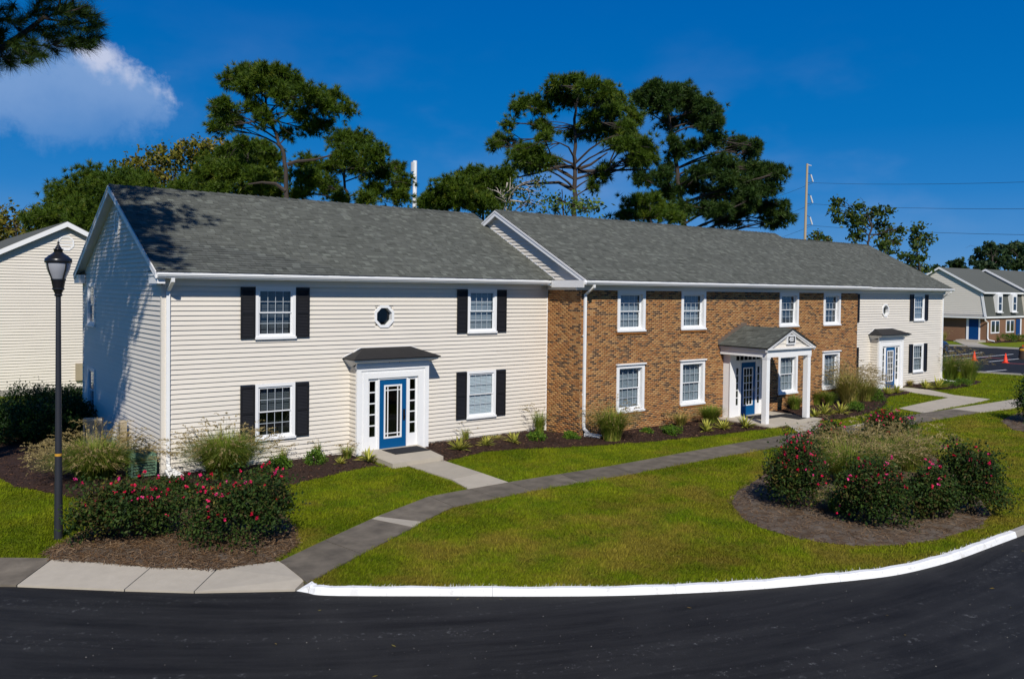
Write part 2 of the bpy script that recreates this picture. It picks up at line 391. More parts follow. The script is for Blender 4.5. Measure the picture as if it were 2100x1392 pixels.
# ------------------------------------------------------------------ object helpers
def tag(o, label=None, cat=None, group=None, kind=None):
    if label: o['label'] = label
    if cat: o['category'] = cat
    if group: o['group'] = group
    if kind: o['kind'] = kind
    return o
def empty(name, loc=(0, 0, 0), rz=0., parent=None):
    o = bpy.data.objects.new(name, None); COL.objects.link(o)
    o.location = loc; o.rotation_euler = (0, 0, rz); o.empty_display_size = .2
    if parent: o.parent = parent
    return o
def link(name, me, m, parent=None, loc=None, smooth=False):
    o = bpy.data.objects.new(name, me); COL.objects.link(o)
    if m and not me.materials: me.materials.append(MATS[m])
    if parent: o.parent = parent
    if loc is not None: o.location = loc
    if smooth: me.polygons.foreach_set('use_smooth', np.ones(len(me.polygons), bool))
    return o
class MB:
    """collects boxes, prisms, tubes; build() links ONE mesh object"""
    def __init__(s): s.v = []; s.f = []; s.t = []
    def add(s, vs, fs, t=.5):
        n = len(s.v); s.v += [tuple(map(float, v)) for v in vs]
        s.f += [tuple(i + n for i in f) for f in fs]; s.t += [t] * len(fs)
        return s
    def box(s, x0, x1, y0, y1, z0, z1, t=.5):
        return s.add([(x, y, z) for z in (z0, z1) for y in (y0, y1) for x in (x0, x1)],
                     [(0, 2, 3, 1), (4, 5, 7, 6), (0, 1, 5, 4), (2, 6, 7, 3), (0, 4, 6, 2), (1, 3, 7, 5)], t)
    def hexa(s, a, b, t=.5):
        """two quads a (4 pts) and b (4 pts), facing"""
        return s.add(list(a) + list(b), [(0, 1, 2, 3), (7, 6, 5, 4)] + [(i, i + 4, (i + 1) % 4 + 4, (i + 1) % 4) for i in range(4)], t)
    def prism(s, poly, off, t=.5):
        n = len(poly); off = np.array(off, float)
        q = [tuple(np.array(p, float) + off) for p in poly]
        return s.add(list(poly) + q, [tuple(range(n)), tuple(range(2 * n - 1, n - 1, -1))] + [(i, i + n, (i + 1) % n + n, (i + 1) % n) for i in range(n)], t)
    def tube(s, pts, rad, n=8, t=.5, cap=True):
        pts = [np.array(p, float) for p in pts]; rings = []
        for i, p in enumerate(pts):
            d = pts[min(i + 1, len(pts) - 1)] - pts[max(i - 1, 0)]
            d = d / (np.linalg.norm(d) + 1e-9)
            a = np.cross(d, (0, 0, 1.) if abs(d[2]) < .9 else (1., 0, 0)); a /= np.linalg.norm(a) + 1e-9
            b = np.cross(d, a); r = rad[i] if hasattr(rad, '__len__') else rad
            rings.append([p + r * (cos(2 * pi * k / n) * a + sin(2 * pi * k / n) * b) for k in range(n)])
        vs = [v for r in rings for v in r]
        fs = [(i * n + k, i * n + (k + 1) % n, (i + 1) * n + (k + 1) % n, (i + 1) * n + k) for i in range(len(pts) - 1) for k in range(n)]
        if cap: fs += [tuple(range(n - 1, -1, -1)), tuple((len(pts) - 1) * n + k for k in range(n))]
        return s.add(vs, fs, t)
    def lathe(s, prof, c=(0, 0, 0), n=20, t=.5):
        vs = [(c[0] + r * cos(2 * pi * k / n), c[1] + r * sin(2 * pi * k / n), c[2] + z) for r, z in prof for k in range(n)]
        fs = [(i * n + k, i * n + (k + 1) % n, (i + 1) * n + (k + 1) % n, (i + 1) * n + k) for i in range(len(prof) - 1) for k in range(n)]
        return s.add(vs, fs, t)
    def ring(s, outer, inner, off, t=.5):
        """frame between two equal-count loops, extruded by off"""
        n = len(outer); off = np.array(off, float)
        vs = list(outer) + list(inner); vs = vs + [tuple(np.array(p, float) + off) for p in vs]
        fs = []
        for i in range(n):
            j = (i + 1) % n
            fs += [(i, j, n + j, n + i), (2 * n + i, 3 * n + i, 3 * n + j, 2 * n + j), (i, 2 * n + i, 2 * n + j, j), (n + i, n + j, 3 * n + j, 3 * n + i)]
        return s.add(vs, fs, t)
    def mesh(s, name):
        me = bpy.data.meshes.new(name); me.from_pydata(s.v, [], s.f)
        a = me.attributes.new('tone', 'FLOAT', 'FACE'); a.data.foreach_set('value', np.array(s.t, np.float32))
        return me
    def build(s, name, m, parent=None, loc=None, smooth=False):
        return link(name, s.mesh(name), m, parent, loc, smooth)
def np_mesh(name, V, F, tone):
    """V (n,3), F (m,k) equal-sided faces, tone (m,)"""
    me = bpy.data.meshes.new(name); V = np.ascontiguousarray(V, np.float32); F = np.ascontiguousarray(F, np.int32)
    m, k = F.shape
    me.vertices.add(len(V)); me.vertices.foreach_set('co', V.ravel())
    me.loops.add(m * k); me.loops.foreach_set('vertex_index', F.ravel())
    me.polygons.add(m); me.polygons.foreach_set('loop_start', np.arange(0, m * k, k, dtype=np.int32))
    me.update(calc_edges=True)
    a = me.attributes.new('tone', 'FLOAT', 'FACE'); a.data.foreach_set('value', np.ascontiguousarray(tone, np.float32))
    return me
def inside(P, poly):
    """points (n,2) in polygon"""
    x, y = P[:, 0], P[:, 1]; r = np.zeros(len(P), bool); n = len(poly)
    for i in range(n):
        (x0, y0), (x1, y1) = poly[i], poly[(i + 1) % n]
        c = ((y0 > y) != (y1 > y))
        r ^= c & (x < (x1 - x0) * (y - y0) / ((y1 - y0) or 1e-12) + x0)
    return r
def edge_dist(P, poly, closed=True):
    d = np.full(len(P), 1e9); n = len(poly)
    for i in range(n if closed else n - 1):
        a = np.array(poly[i][:2]); b = np.array(poly[(i + 1) % n][:2]); ab = b - a
        t = np.clip(((P - a) @ ab) / max(ab @ ab, 1e-12), 0, 1)
        d = np.minimum(d, np.hypot(*(P - a - t[:, None] * ab).T))
    return d
def sheet(name, poly, z, m, parent=None, thick=0.):
    vs = [(x, y, z) for x, y in poly]
    tris = tessellate_polygon([[Vector(v) for v in vs]])
    mb = MB(); mb.add(vs, [tuple(t) for t in tris])
    if thick:
        n = len(vs); mb.add(vs + [(x, y, z - thick) for x, y in poly], [(i, i + n, (i + 1) % n + n, (i + 1) % n) for i in range(n)])
    return mb.build(name, m, parent)
def text_mesh(body, size, name, depth=.01, bold=0.):
    cu = bpy.data.curves.new(name, 'FONT'); cu.body = body; cu.size = size; cu.extrude = depth; cu.align_x = 'CENTER'; cu.align_y = 'CENTER'; cu.offset = bold
    o = bpy.data.objects.new(name, cu); COL.objects.link(o)
    dg = bpy.context.evaluated_depsgraph_get()
    me = bpy.data.meshes.new_from_object(o.evaluated_get(dg))
    bpy.data.objects.remove(o); bpy.data.curves.remove(cu)
    return me
# ================================================================== ground, road, walks, beds
KERB_PX = [(646, 1197), (660, 1201), (760, 1202), (893, 1202), (1080, 1203), (1260, 1202), (1400, 1197), (1500, 1192), (1587, 1186), (1683, 1177), (1760, 1170), (1833, 1161), (1917, 1141), (1962, 1127), (2000, 1113), (2070, 1088)]
kerb_in = [np.array(p) for p in gl(KERB_PX, .02)]
def smooth_line(P, n=3):
    for _ in range(n):
        Q = [P[0]]
        for a, b in zip(P[:-1], P[1:]): Q += [.75 * a + .25 * b, .25 * a + .75 * b]
        P = Q + [P[-1]]
    return P
kerb_in = smooth_line(kerb_in, 2)
d_end = kerb_in[-1] - kerb_in[-8]; d_end = d_end / np.linalg.norm(d_end)
side_v = np.array([d_end[1], -d_end[0]])
kerb_ext = [kerb_in[-1] + d_end * t - side_v * t * t * .006 for t in (1.5, 4, 8, 14, 22, 32, 45, 60)]
WALK_BACK = gl([(572, 1150), (447, 1165), (310, 1163), (110, 1144), (0, 1143)], .02)
wl = np.array(WALK_BACK[-1]); wdir = wl - np.array(WALK_BACK[-2]); wdir /= np.linalg.norm(wdir)
west = [tuple(wl + wdir * t) for t in (4, 12, 40, 90)]
lawn_poly = [tuple(p) for p in west[::-1]] + WALK_BACK[::-1] + gl([(600, 1172), (628, 1194)], .02) + [tuple(p) for p in kerb_in] + [tuple(p) for p in kerb_ext] + [(500, -60), (500, 500), (-400, 500), (-400, 100)]
tag(sheet('lawn', lawn_poly, 0., 'lawn'), kind='structure')
tag(sheet('road', [(-140, -90), (140, -90), (140, 6), (-140, 70)], -.085, 'asphalt'), kind='structure')

# painted kerb: sections butt at narrow joints
def offset_line(P, w):
    R = []
    for i, p in enumerate(P):
        d = P[min(i + 1, len(P) - 1)] - P[max(i - 1, 0)]; d = d / np.linalg.norm(d)
        R.append(p + w * np.array([d[1], -d[0]]))
    return R
kerb_root = tag(empty('kerb', (0, 0, 0)), kind='structure')
def kerb_run(P, m, step):
    top = offset_line(P, .125); foot = offset_line(P, .155)
    L = [0]
    for a, b in zip(P[:-1], P[1:]): L.append(L[-1] + np.linalg.norm(b - a))
    i = 0
    while i < len(P) - 1:
        j = i + 1
        while j < len(P) - 1 and L[j] - L[i] < step: j += 1
        mb = MB(); vs = []; n = j - i + 1
        dj = P[i + 1] - P[i]; dj = dj / np.linalg.norm(dj) * .005
        for k in range(i, j + 1):
            sh_ = dj if k == i else 0 * dj
            z = .028 + .008 * sin(k * 1.7)
            vs += [(*(P[k] + sh_), -.1), (*(P[k] + sh_), z), (*(.2 * P[k] + .8 * top[k] + sh_), z), (*(top[k] + sh_), z - .02), (*(foot[k] + sh_), -.09)]
        fs = [(5 * a + c, 5 * a + c + 1, 5 * a + c + 6, 5 * a + c + 5) for a in range(n - 1) for c in range(4)]
        fs += [(0, 1, 2, 3, 4), tuple(5 * (n - 1) + c for c in (4, 3, 2, 1, 0))]
        mb.add(vs, fs); mb.build('kerb_section', m, kerb_root)
        i = j
kerb_run(kerb_in, 'kerb_paint', 3.0)
kerb_run([kerb_in[-1]] + kerb_ext, 'kerb_concrete', 8.)
# blunt painted nose where the kerb meets the walk
n0 = kerb_in[0]; nose = [n0 + np.array(v) for v in ((0, 0),)]
a0, a1 = np.array(gp(607, 1211, -.085)[:2]), np.array(gp(640, 1192, .02)[:2])
f0 = offset_line(kerb_in, .155)[0]; t0 = offset_line(kerb_in, .125)[0]
mb = MB(); mid = .5 * (a0 + a1)
mb.add([(*n0, .028), (*t0, .01), (*f0, -.09), (*a0, -.088), (*(.6 * a0 + .4 * t0), -.02), (*a1, .03), (*n0, -.12), (*a1, -.12)],
       [(0, 1, 4, 5), (1, 2, 3, 4), (4, 3, 7, 5), (0, 5, 7, 6)])
mb.build('kerb_section', 'kerb_paint', kerb_root)

# concrete walks, slab by slab
def slab(parent, quad, m, t, zs=.03, thick=.12, gap=.012):
    c = np.mean([q[:2] for q in quad], axis=0); vs = []
    for i, q in enumerate(quad):
        p = np.array(q[:2]); d = c - p; p = p + d / np.linalg.norm(d) * gap
        vs.append((p[0], p[1], q[2] if len(q) > 2 else zs))
    mb = MB(); low = [(x, y, min(v[2] for v in vs) - thick) for x, y, _ in vs]; n = len(vs)
    mb.add(vs + low, [tuple(range(n))] + [(i, i + n, (i + 1) % n + n, (i + 1) % n) for i in range(n)], t)
    return mb.build('paving_slab', m, parent)
walk = tag(empty('footpath'), kind='structure')
J = [((573, 1150), (630, 1194)), ((665, 1107), (742, 1135)), ((762, 1063), (848, 1080)), ((773, 1058), (866, 1069)), ((880, 1017), (930, 1038)), ((962, 1002), (1018, 1020)), ((1043, 988), (1093, 1005)), ((1150, 971), (1190, 988)),
     ((1250, 955), (1300, 970)), ((1340, 939), (1390, 952)), ((1420, 924), (1475, 936)), ((1500, 910), (1560, 922)), ((1580, 896), (1640, 908)), ((1660, 883), (1715, 895)), ((1745, 872), (1810, 880)), ((1800, 862), (1867, 870)),
     ((1883, 848), (1945, 856)), ((1950, 838), (2010, 845)), ((2017, 828), (2075, 837)), ((2100, 815), (2160, 823)), ((2190, 803), (2260, 810))]
walk_poly_l, walk_poly_r = [], []
for i, ((a, b), (c, d)) in enumerate(zip(J[:-1], J[1:])):
    q = gl([a, b, d, c], .03)
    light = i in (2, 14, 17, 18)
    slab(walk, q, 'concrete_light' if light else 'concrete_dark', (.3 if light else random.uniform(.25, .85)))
WALK_POLY = gl([a for a, b in J] + [b for a, b in J][::-1])
# pavement beside the road
pave = tag(empty('pavement'), kind='structure')
PV = [((572, 1150), (629, 1194)), ((447, 1165), (398, 1212)), ((310, 1163), (255, 1208)), ((110, 1144), (34, 1199))]
fr = [gp(u, v, -.05) for _, (u, v) in PV]; bk = [gp(u, v, .02) for (u, v), _ in PV]
for i in range(3):
    if i == 0:
        e = gp(606, 1208, -.05)
        quad = [(*bk[0][:2], .025), (*fr[0][:2], .02), (*e[:2], -.05), (*fr[1][:2], -.05), (*bk[1][:2], .025)]
    else:
        quad = [(*bk[i][:2], .025), (*fr[i][:2], -.05), (*fr[i + 1][:2], -.05), (*bk[i + 1][:2], .025)]
    slab(pave, quad, 'concrete_light', .55 + .15 * i)
b0, f0_ = np.array(bk[3][:2]), np.array(fr[3][:2])
for k in range(8):
    b1, f1 = b0 + wdir * 1.55, f0_ + wdir * 1.55
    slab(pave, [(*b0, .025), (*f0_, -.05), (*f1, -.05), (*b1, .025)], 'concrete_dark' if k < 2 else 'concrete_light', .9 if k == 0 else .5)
    b0, f0_ = b1, f1
PAVE_POLY = gl([(572, 1150), (447, 1165), (310, 1163), (110, 1144), (0, 1143), (-200, 1150), (-200, 1200), (34, 1199), (606, 1208), (629, 1194)])
# entrance stoops and their paths
path1 = tag(empty('entrance_path'), kind='structure')
P1 = gl([(826, 951), (905, 942), (988, 969), (925, 982), (1043, 988), (960, 1002)], .03)
slab(path1, [P1[0], P1[1], P1[2], P1[3]], 'concrete_light', .2)
slab(path1, [P1[3], P1[2], P1[4], P1[5]], 'concrete_light', .75)
ST1 = gl([(773, 932), (805, 951), (910, 935), (862, 917)], .14)
stoop_quad1 = [(5.25, -.45), (5.12, -2.95), (7.0, -2.85), (7.75, -.45)]
stoop_quad1 = [(5.55, -.40), (ST1[1][0], ST1[1][1]), (ST1[2][0], ST1[2][1]), (7.55, -.40)]
slab(path1, [(*p, .14) for p in stoop_quad1], 'concrete_light', .9, thick=.2)
path2 = tag(empty('entrance_path'), kind='structure')
slab(path2, [(20.25, -1.85, .07), (20.2, -4.35, .07), (23.75, -4.35, .07), (23.75, -1.85, .07)], 'concrete_light', .85, thick=.2)
P2 = gl([(1606, 877), (1653, 868), (1690, 880), (1647, 886)], .03)
P2 = [(21.3, -4.40), (23.3, -4.40), tuple(gp(1700, 878, .03)[:2]), tuple(gp(1640, 888, .03)[:2])]
slab(path2, P2, 'concrete_light', .5)
path3 = tag(empty('entrance_path'), kind='structure')
A3 = gl([(1833, 797), (1856, 793), (1905, 798), (1872, 804)], .05)
slab(path3, A3, 'concrete_light', .9)
slab(path3, gl([(1872, 804), (1905, 798), (1958, 809), (1946, 814)], .05), 'concrete_light', .7)
slab(path3, gl([(1946, 814), (1958, 809), (2030, 817), (2008, 823)], .05), 'concrete_light', .75)
slab(path3, gl([(1946, 814), (2008, 823), (1962, 831), (1905, 822)], .05), 'concrete_light', .65)
slab(path3, gl([(1905, 822), (1962, 831), (1918, 840), (1868, 830)], .05), 'concrete_light', .7)
slab(path3, gl([(1868, 830), (1918, 840), (1897, 846), (1842, 836)], .05), 'concrete_light', .55)
PATH3 = [gl([(1833, 797), (1856, 793), (1905, 798), (1958, 809), (2030, 817), (2008, 823), (1918, 840), (1897, 846), (1842, 836), (1946, 814), (1872, 804)], .05)]

# planting beds: mounded sheets with loose chips on them
def vnoise(P, s, seed=0):
    """cheap smooth noise from summed sines"""
    r = np.random.default_rng(seed); o = np.zeros(len(P))
    for k in range(7):
        a = r.uniform(0, 2 * pi); f = s * r.uniform(.6, 1.9)
        o += np.sin((P[:, 0] * cos(a) + P[:, 1] * sin(a)) * f + r.uniform(0, 6.28))
    return o / 4.
def bed(name, poly, m, chip, n_chip, cell=.07, rise=.09, reach=.9, chip_len=.07, label_kind='structure', low=.012):
    poly = [tuple(p) for p in poly]; A = np.array(poly)
    (x0, y0), (x1, y1) = A.min(0) - .1, A.max(0) + .1
    nx, ny = int((x1 - x0) / cell) + 2, int((y1 - y0) / cell) + 2
    gx, gy = np.meshgrid(x0 + np.arange(nx) * cell, y0 + np.arange(ny) * cell)
    P = np.stack([gx.ravel(), gy.ravel()], 1)
    P = P + RNG.uniform(-.3, .3, P.shape) * cell
    d = edge_dist(P, poly); d = np.where(inside(P, poly), d, -d)
    d = d + .05 * vnoise(P, 5., 3)
    H = lambda d, P: low + rise * np.clip(d / reach, 0, 1) ** .8 + .012 * vnoise(P, 14, 5) * np.clip(d * 4, 0, 1)
    z = H(np.clip(d, 0, 9), P) - np.where(d < 0, .04, 0)
    idx = np.arange(nx * ny).reshape(ny, nx)
    q = np.stack([idx[:-1, :-1], idx[:-1, 1:], idx[1:, 1:], idx[1:, :-1]], -1).reshape(-1, 4)
    q = q[(d[q] > -.02).sum(1) >= 3]
    me = np_mesh(name, np.column_stack([P, z]), q, np.full(len(q), .5))
    o = link(name, me, m, smooth=True); tag(o, kind=label_kind)
    # chips
    Q = RNG.uniform((x0, y0), (x1, y1), (n_chip * 4, 2)); dq = np.where(inside(Q, poly), edge_dist(Q, poly), -edge_dist(Q, poly)) + .05 * vnoise(Q, 5., 3)
    Q = Q[dq > -.06][:n_chip]; dq = dq[dq > -.06][:n_chip]; n = len(Q)
    zc = H(np.clip(dq, 0, 9), Q) + RNG.uniform(.0, .02, n)
    a = RNG.uniform(0, 2 * pi, n); L = chip_len * RNG.uniform(.4, 1.2, n); W = L * (RNG.uniform(.12, .35, n) if chip == 'mulch_chip' else RNG.uniform(.04, .09, n))
    u = np.stack([np.cos(a), np.sin(a), RNG.uniform(-.35, .35, n)], 1) * L[:, None] * .5
    w = np.stack([-np.sin(a), np.cos(a), RNG.uniform(-.5, .5, n)], 1) * W[:, None] * .5
    c = np.column_stack([Q, zc + .004])
    V = np.stack([c - u - w, c + u - w, c + u + w, c - u + w], 1).reshape(-1, 3)
    me = np_mesh(chip + 's', V, np.arange(4 * n).reshape(n, 4), RNG.uniform(0, 1, n))
    tag(link('loose_chips', me, chip, o), kind='stuff')
    return H, poly
BED1 = gl([(-160, 955), (0, 981), (23, 995), (110, 1012), (167, 1023), (300, 1040), (430, 1030), (563, 998), (610, 990), (693, 970), (750, 958), (803, 953)], .02) + [(5.3, -2.3), (5.4, -.3), (5.4, .3), (-.2, .3), (-.15, 10.5), (-1.4, 12), (-6, 13), (-7, 8)]
BED2 = gl([(905, 946), (927, 942), (958, 934), (990, 926), (1060, 920), (1150, 917), (1283, 909), (1389, 900), (1480, 890), (1550, 881), (1600, 877), (1612, 878)], .02) + [(21.2, -4.45), (20.3, -4.45), (20.3, -1.5), (13.3, -1.5), (12.9, .3), (7.6, .3), (7.6, -.6)]
BED3 = gl([(1655, 868), (1690, 862), (1733, 857), (1765, 851), (1793, 842), (1810, 834), (1818, 826), (1819, 815), (1830, 811), (1853, 809), (1872, 804), (1833, 797)], .02) + [(35.5, .3), (30.8, .3), (30.3, -1.5), (23.7, -1.5), (23.75, -4.3)]
BED4 = gl([(1856, 792), (1905, 799), (1940, 798), (1975, 794), (2000, 788), (2014, 783), (1998, 779)], .02) + [(44.5, 1.6), (42.5, .4), (37.7, .3), (37.6, -.5)]
ISLAND = [np.array(p) for p in gl([(1500, 1015), (1505, 1043), (1530, 1068), (1567, 1084), (1650, 1107), (1750, 1119), (1850, 1117), (1950, 1100), (2017, 1077), (2035, 1055), (2020, 1030), (1980, 985), (1920, 935), (1860, 912), (1790, 905), (1700, 915), (1610, 945), (1545, 985)], .02)]
ISLAND = [tuple(p) for p in smooth_line(ISLAND + [ISLAND[0]], 2)[:-1]]
ROSEBED = gl([(83, 1135), (133, 1113), (177, 1090), (240, 1030), (330, 1020), (460, 1015), (560, 1040), (610, 1085), (608, 1118), (583, 1136), (560, 1149), (447, 1166), (310, 1164), (110, 1146)], .02)
bed('mulch_bed', BED1, 'mulch', 'mulch_chip', 15000, rise=.115, reach=1.6)
bed('mulch_bed', BED2, 'mulch', 'mulch_chip', 14000, rise=.10, reach=1.2)
bed('mulch_bed', BED3, 'mulch', 'mulch_chip', 8000, rise=.09, reach=1.2)
bed('mulch_bed', BED4, 'mulch', 'mulch_chip', 2500, rise=.07)
bed('pine_straw_bed', ISLAND, 'pine_straw', 'straw_chip', 16000, rise=.05, chip_len=.13)
bed('pine_straw_bed', ROSEBED, 'pine_straw', 'straw_chip', 20000, rise=.05, chip_len=.15, low=.022)
EDGEBED = gl([(2052, 862), (2075, 850), (2110, 842), (2150, 850), (2170, 875), (2120, 888), (2075, 880)], .02)
bed('pine_straw_bed', EDGEBED, 'pine_straw', 'straw_chip', 1500, rise=.03, chip_len=.13)

# mown grass blades
def grass():
    excl = [WALK_POLY, PAVE_POLY, BED1, BED2, BED3, BED4, ISLAND, ROSEBED, EDGEBED, gl([(826, 951), (905, 942), (1043, 988), (960, 1002)]), P2, *PATH3, stoop_quad1,
            [(-.3, -.1), (43, -.1), (43, 10), (-.3, 10)], [(13, -2), (31, -2), (31, 1), (13, 1)], [(20.2, -4.4), (23.8, -4.4), (23.8, 0), (20.2, 0)]]
    want = 420000
    out = []
    got = 0
    while got < want:
        P = RNG.uniform((-9, -17.2), (52, 6), (400000, 2))
        dist = np.hypot(P[:, 0] - CP[0], P[:, 1] - CP[1])
        keep = RNG.uniform(0, 1, len(P)) < np.minimum(1, (12.5 / dist) ** 1.7)
        P = P[keep]
        k = inside(P, lawn_poly)
        for e in excl: k &= ~inside(P, e)
        P = P[k]; out.append(P); got += len(P)
    P = np.concatenate(out)[:want]; n = len(P)
    dist = np.hypot(P[:, 0] - CP[0], P[:, 1] - CP[1])
    clump = vnoise(P, 3.2, 9) + vnoise(P, 9., 10)
    h = (.028 + .026 * np.clip(clump * .5 + .5, 0, 1.3)) * RNG.uniform(.45, 1.5, n)
    w = .0045 + .00030 * dist
    a = RNG.uniform(0, 2 * pi, n); lean = RNG.uniform(.1, 1.1, n) * h; b = RNG.normal(vnoise(P, 1.7, 12) * 2, 1., n)
    base = np.column_stack([P, np.full(n, -.004)])
    wv = np.column_stack([np.cos(a), np.sin(a), np.zeros(n)]) * w[:, None]
    tip = base + np.column_stack([np.cos(b) * lean, np.sin(b) * lean, h + .004])
    V = np.stack([base - wv, base + wv, tip], 1).reshape(-1, 3)
    tone = np.clip(RNG.normal(.45, .25, n) + .14 * clump, 0, 1)
    kd = edge_dist(P, kerb_in, False)
    tone = np.where((kd < .040) & (RNG.uniform(0, 1, n) < .45), 1.8, tone)
    me = np_mesh('grass', V, np.arange(3 * n).reshape(n, 3), tone)
    tag(link('grass', me, 'lawn_blades'), 'short mown grass blades growing over the front lawn', 'grass', kind='stuff')
grass()

# car park beyond the end of the building
PK_F = gl([(1870, 754), (2003, 763.5), (2100, 769.5), (2230, 778)], .01); PK_B = gl([(2230, 724), (2100, 716), (1943, 708.5), (1870, 704)], .01)
tag(sheet('car_park', PK_F + PK_B, .008, 'asphalt'), kind='structure')
def strip(name, a, b, w, z, m, h=.0, parent=None):
    a, b = np.array(a[:2]), np.array(b[:2]); d = (b - a) / np.linalg.norm(b - a); s = np.array([d[1], -d[0]]) * w / 2
    q = [(*(a - s), z), (*(b - s), z), (*(b + s), z), (*(a + s), z)]
    mb = MB()
    if h: mb.hexa([(x, y, z - h) for x, y, z in q], q)
    else: mb.add(q, [(0, 1, 2, 3)])
    return mb.build(name, m, parent)
cp = tag(empty('car_park_kerb'), kind='structure')
strip('kerb_section', PK_F[0], PK_F[1], .30, .10, 'kerb_concrete', .12, cp); strip('kerb_section', PK_F[1], PK_F[2], .30, .10, 'kerb_concrete', .12, cp); strip('kerb_section', PK_F[2], PK_F[3], .30, .10, 'kerb_concrete', .12, cp)
strip('kerb_section', PK_B[1], PK_B[2], 1.5, .10, 'kerb_concrete', .12, cp); strip('kerb_section', PK_B[0], PK_B[1], 1.5, .10, 'kerb_concrete', .12, cp); strip('kerb_section', PK_B[2], PK_B[3], 1.5, .10, 'kerb_concrete', .12, cp)
mk = tag(empty('parking_markings'), kind='structure')
for (a, b) in (((1935, 721), (1957, 719)), ((1935, 730), (2016, 722.5)), ((1960, 736.5), (2078, 726)), ((2028, 741.5), (2094, 735)), ((1935, 755), (1979, 751.5)), ((2005, 763), (2064, 758))):
    strip('parking_line', gp(*a, .016), gp(*b, .016), .14, .016, 'paint_white', parent=mk)
for (a, b) in (((1967, 729), (2072, 736)), ((2066, 744.5), (2105, 746.5))):
    strip('red_line', gp(*a, .014), gp(*b, .014), .35, .013, 'paint_red', parent=mk)
# dry leaves blown onto the road
def leaf_litter():
    n = 70; P = RNG.uniform((-6, -18), (14, -10.5), (n, 2)); P = P[~inside(P, lawn_poly) & ~inside(P, PAVE_POLY)]; n = len(P)
    a = RNG.uniform(0, 6.28, n); s = RNG.uniform(.018, .05, n)
    u = np.column_stack([np.cos(a), np.sin(a), RNG.uniform(-.1, .3, n)]) * s[:, None]; w = np.column_stack([-np.sin(a), np.cos(a), RNG.uniform(-.1, .3, n)]) * s[:, None] * .45
    c = np.column_stack([P, np.full(n, -.075)])
    V = np.stack([c - u, c + w, c + u, c - w], 1).reshape(-1, 3)
    tag(link('dry_leaves', np_mesh('dry_leaves', V, np.arange(4 * n).reshape(n, 4), RNG.uniform(.4, 1, n)), 'oak_leaves'), 'scattered dry brown leaves lying on the dark road', 'leaves', kind='stuff')
leaf_litter()

# pale grit and lime crumbs swept along the road
def road_grit():
    n = 3400; P = RNG.uniform((-7, -19.5), (16, -9.5), (n, 2)); r = np.hypot(P[:, 0] - 10.5, P[:, 1] - 6.5)
    keep = ~inside(P, lawn_poly) & ~inside(P, PAVE_POLY) & (RNG.uniform(0, 1, n) < np.clip(.30 + .55 * vnoise(np.column_stack([r * 1.6, r * 0]), 2.2, 4) + .45 * vnoise(P, 1.1, 21), .03, 1))
    P = P[keep]; n = len(P); a = RNG.uniform(0, 6.28, n); s = .0025 + .0085 * RNG.uniform(0, 1, n) ** 5
    u = np.column_stack([np.cos(a), np.sin(a), np.zeros(n)]) * s[:, None]; w = np.column_stack([-np.sin(a), np.cos(a), np.zeros(n)]) * s[:, None] * .7
    c = np.column_stack([P, np.full(n, -.080)])
    V = np.stack([c - u, c + w, c + u, c - w, c + np.array([0, 0, 1.]) * s[:, None]], 1).reshape(-1, 3)
    F = (np.arange(n)[:, None, None] * 5 + np.array([[0, 1, 4], [1, 2, 4], [2, 3, 4], [3, 0, 4]])[None]).reshape(-1, 3)
    tag(link('road_grit', np_mesh('road_grit', V, F, np.full(len(F), .5)), 'kerb_concrete'), 'pale grit and crumbs strewn over the dark asphalt road', 'grit', kind='stuff')
road_grit()
# ================================================================== the apartment building
ZB = .15
bld = tag(empty('apartment_building', (0, 0, ZB)), 'long two-storey apartment building of cream siding and brown brick under a grey shingle roof', 'building')
def front(Y0): return lambda u, o, z: (u, Y0 - o, z)
def leftw(X0): return lambda u, o, z: (X0 - o, u, z)
def rightw(X0): return lambda u, o, z: (X0 + o, u, z)
def pbox(mb, pl, u0, u1, o0, o1, z0, z1, t=.5):
    return mb.hexa([pl(u0, o0, z0), pl(u1, o0, z0), pl(u1, o0, z1), pl(u0, o0, z1)], [pl(u0, o1, z0), pl(u1, o1, z0), pl(u1, o1, z1), pl(u0, o1, z1)], t)
def cuts(lo, hi, holes):
    r = [(lo, hi)]
    for a, b in holes:
        n = []
        for x, y in r:
            if b <= x or a >= y: n.append((x, y)); continue
            if a > x: n.append((x, a))
            if b < y: n.append((b, y))
        r = n
    return [(x, y) for x, y in r if y - x > .01]
def core(mb, pl, u0, u1, z0, z1, holes, th=.15):
    zs = sorted({z0, z1} | {z for h in holes for z in h[2:] if z0 < z < z1})
    for a, b in zip(zs[:-1], zs[1:]):
        for x, y in cuts(u0, u1, [(h[0], h[1]) for h in holes if h[2] < b - 1e-6 and h[3] > a + 1e-6]):
            pbox(mb, pl, x, y, -th, 0, a, b)
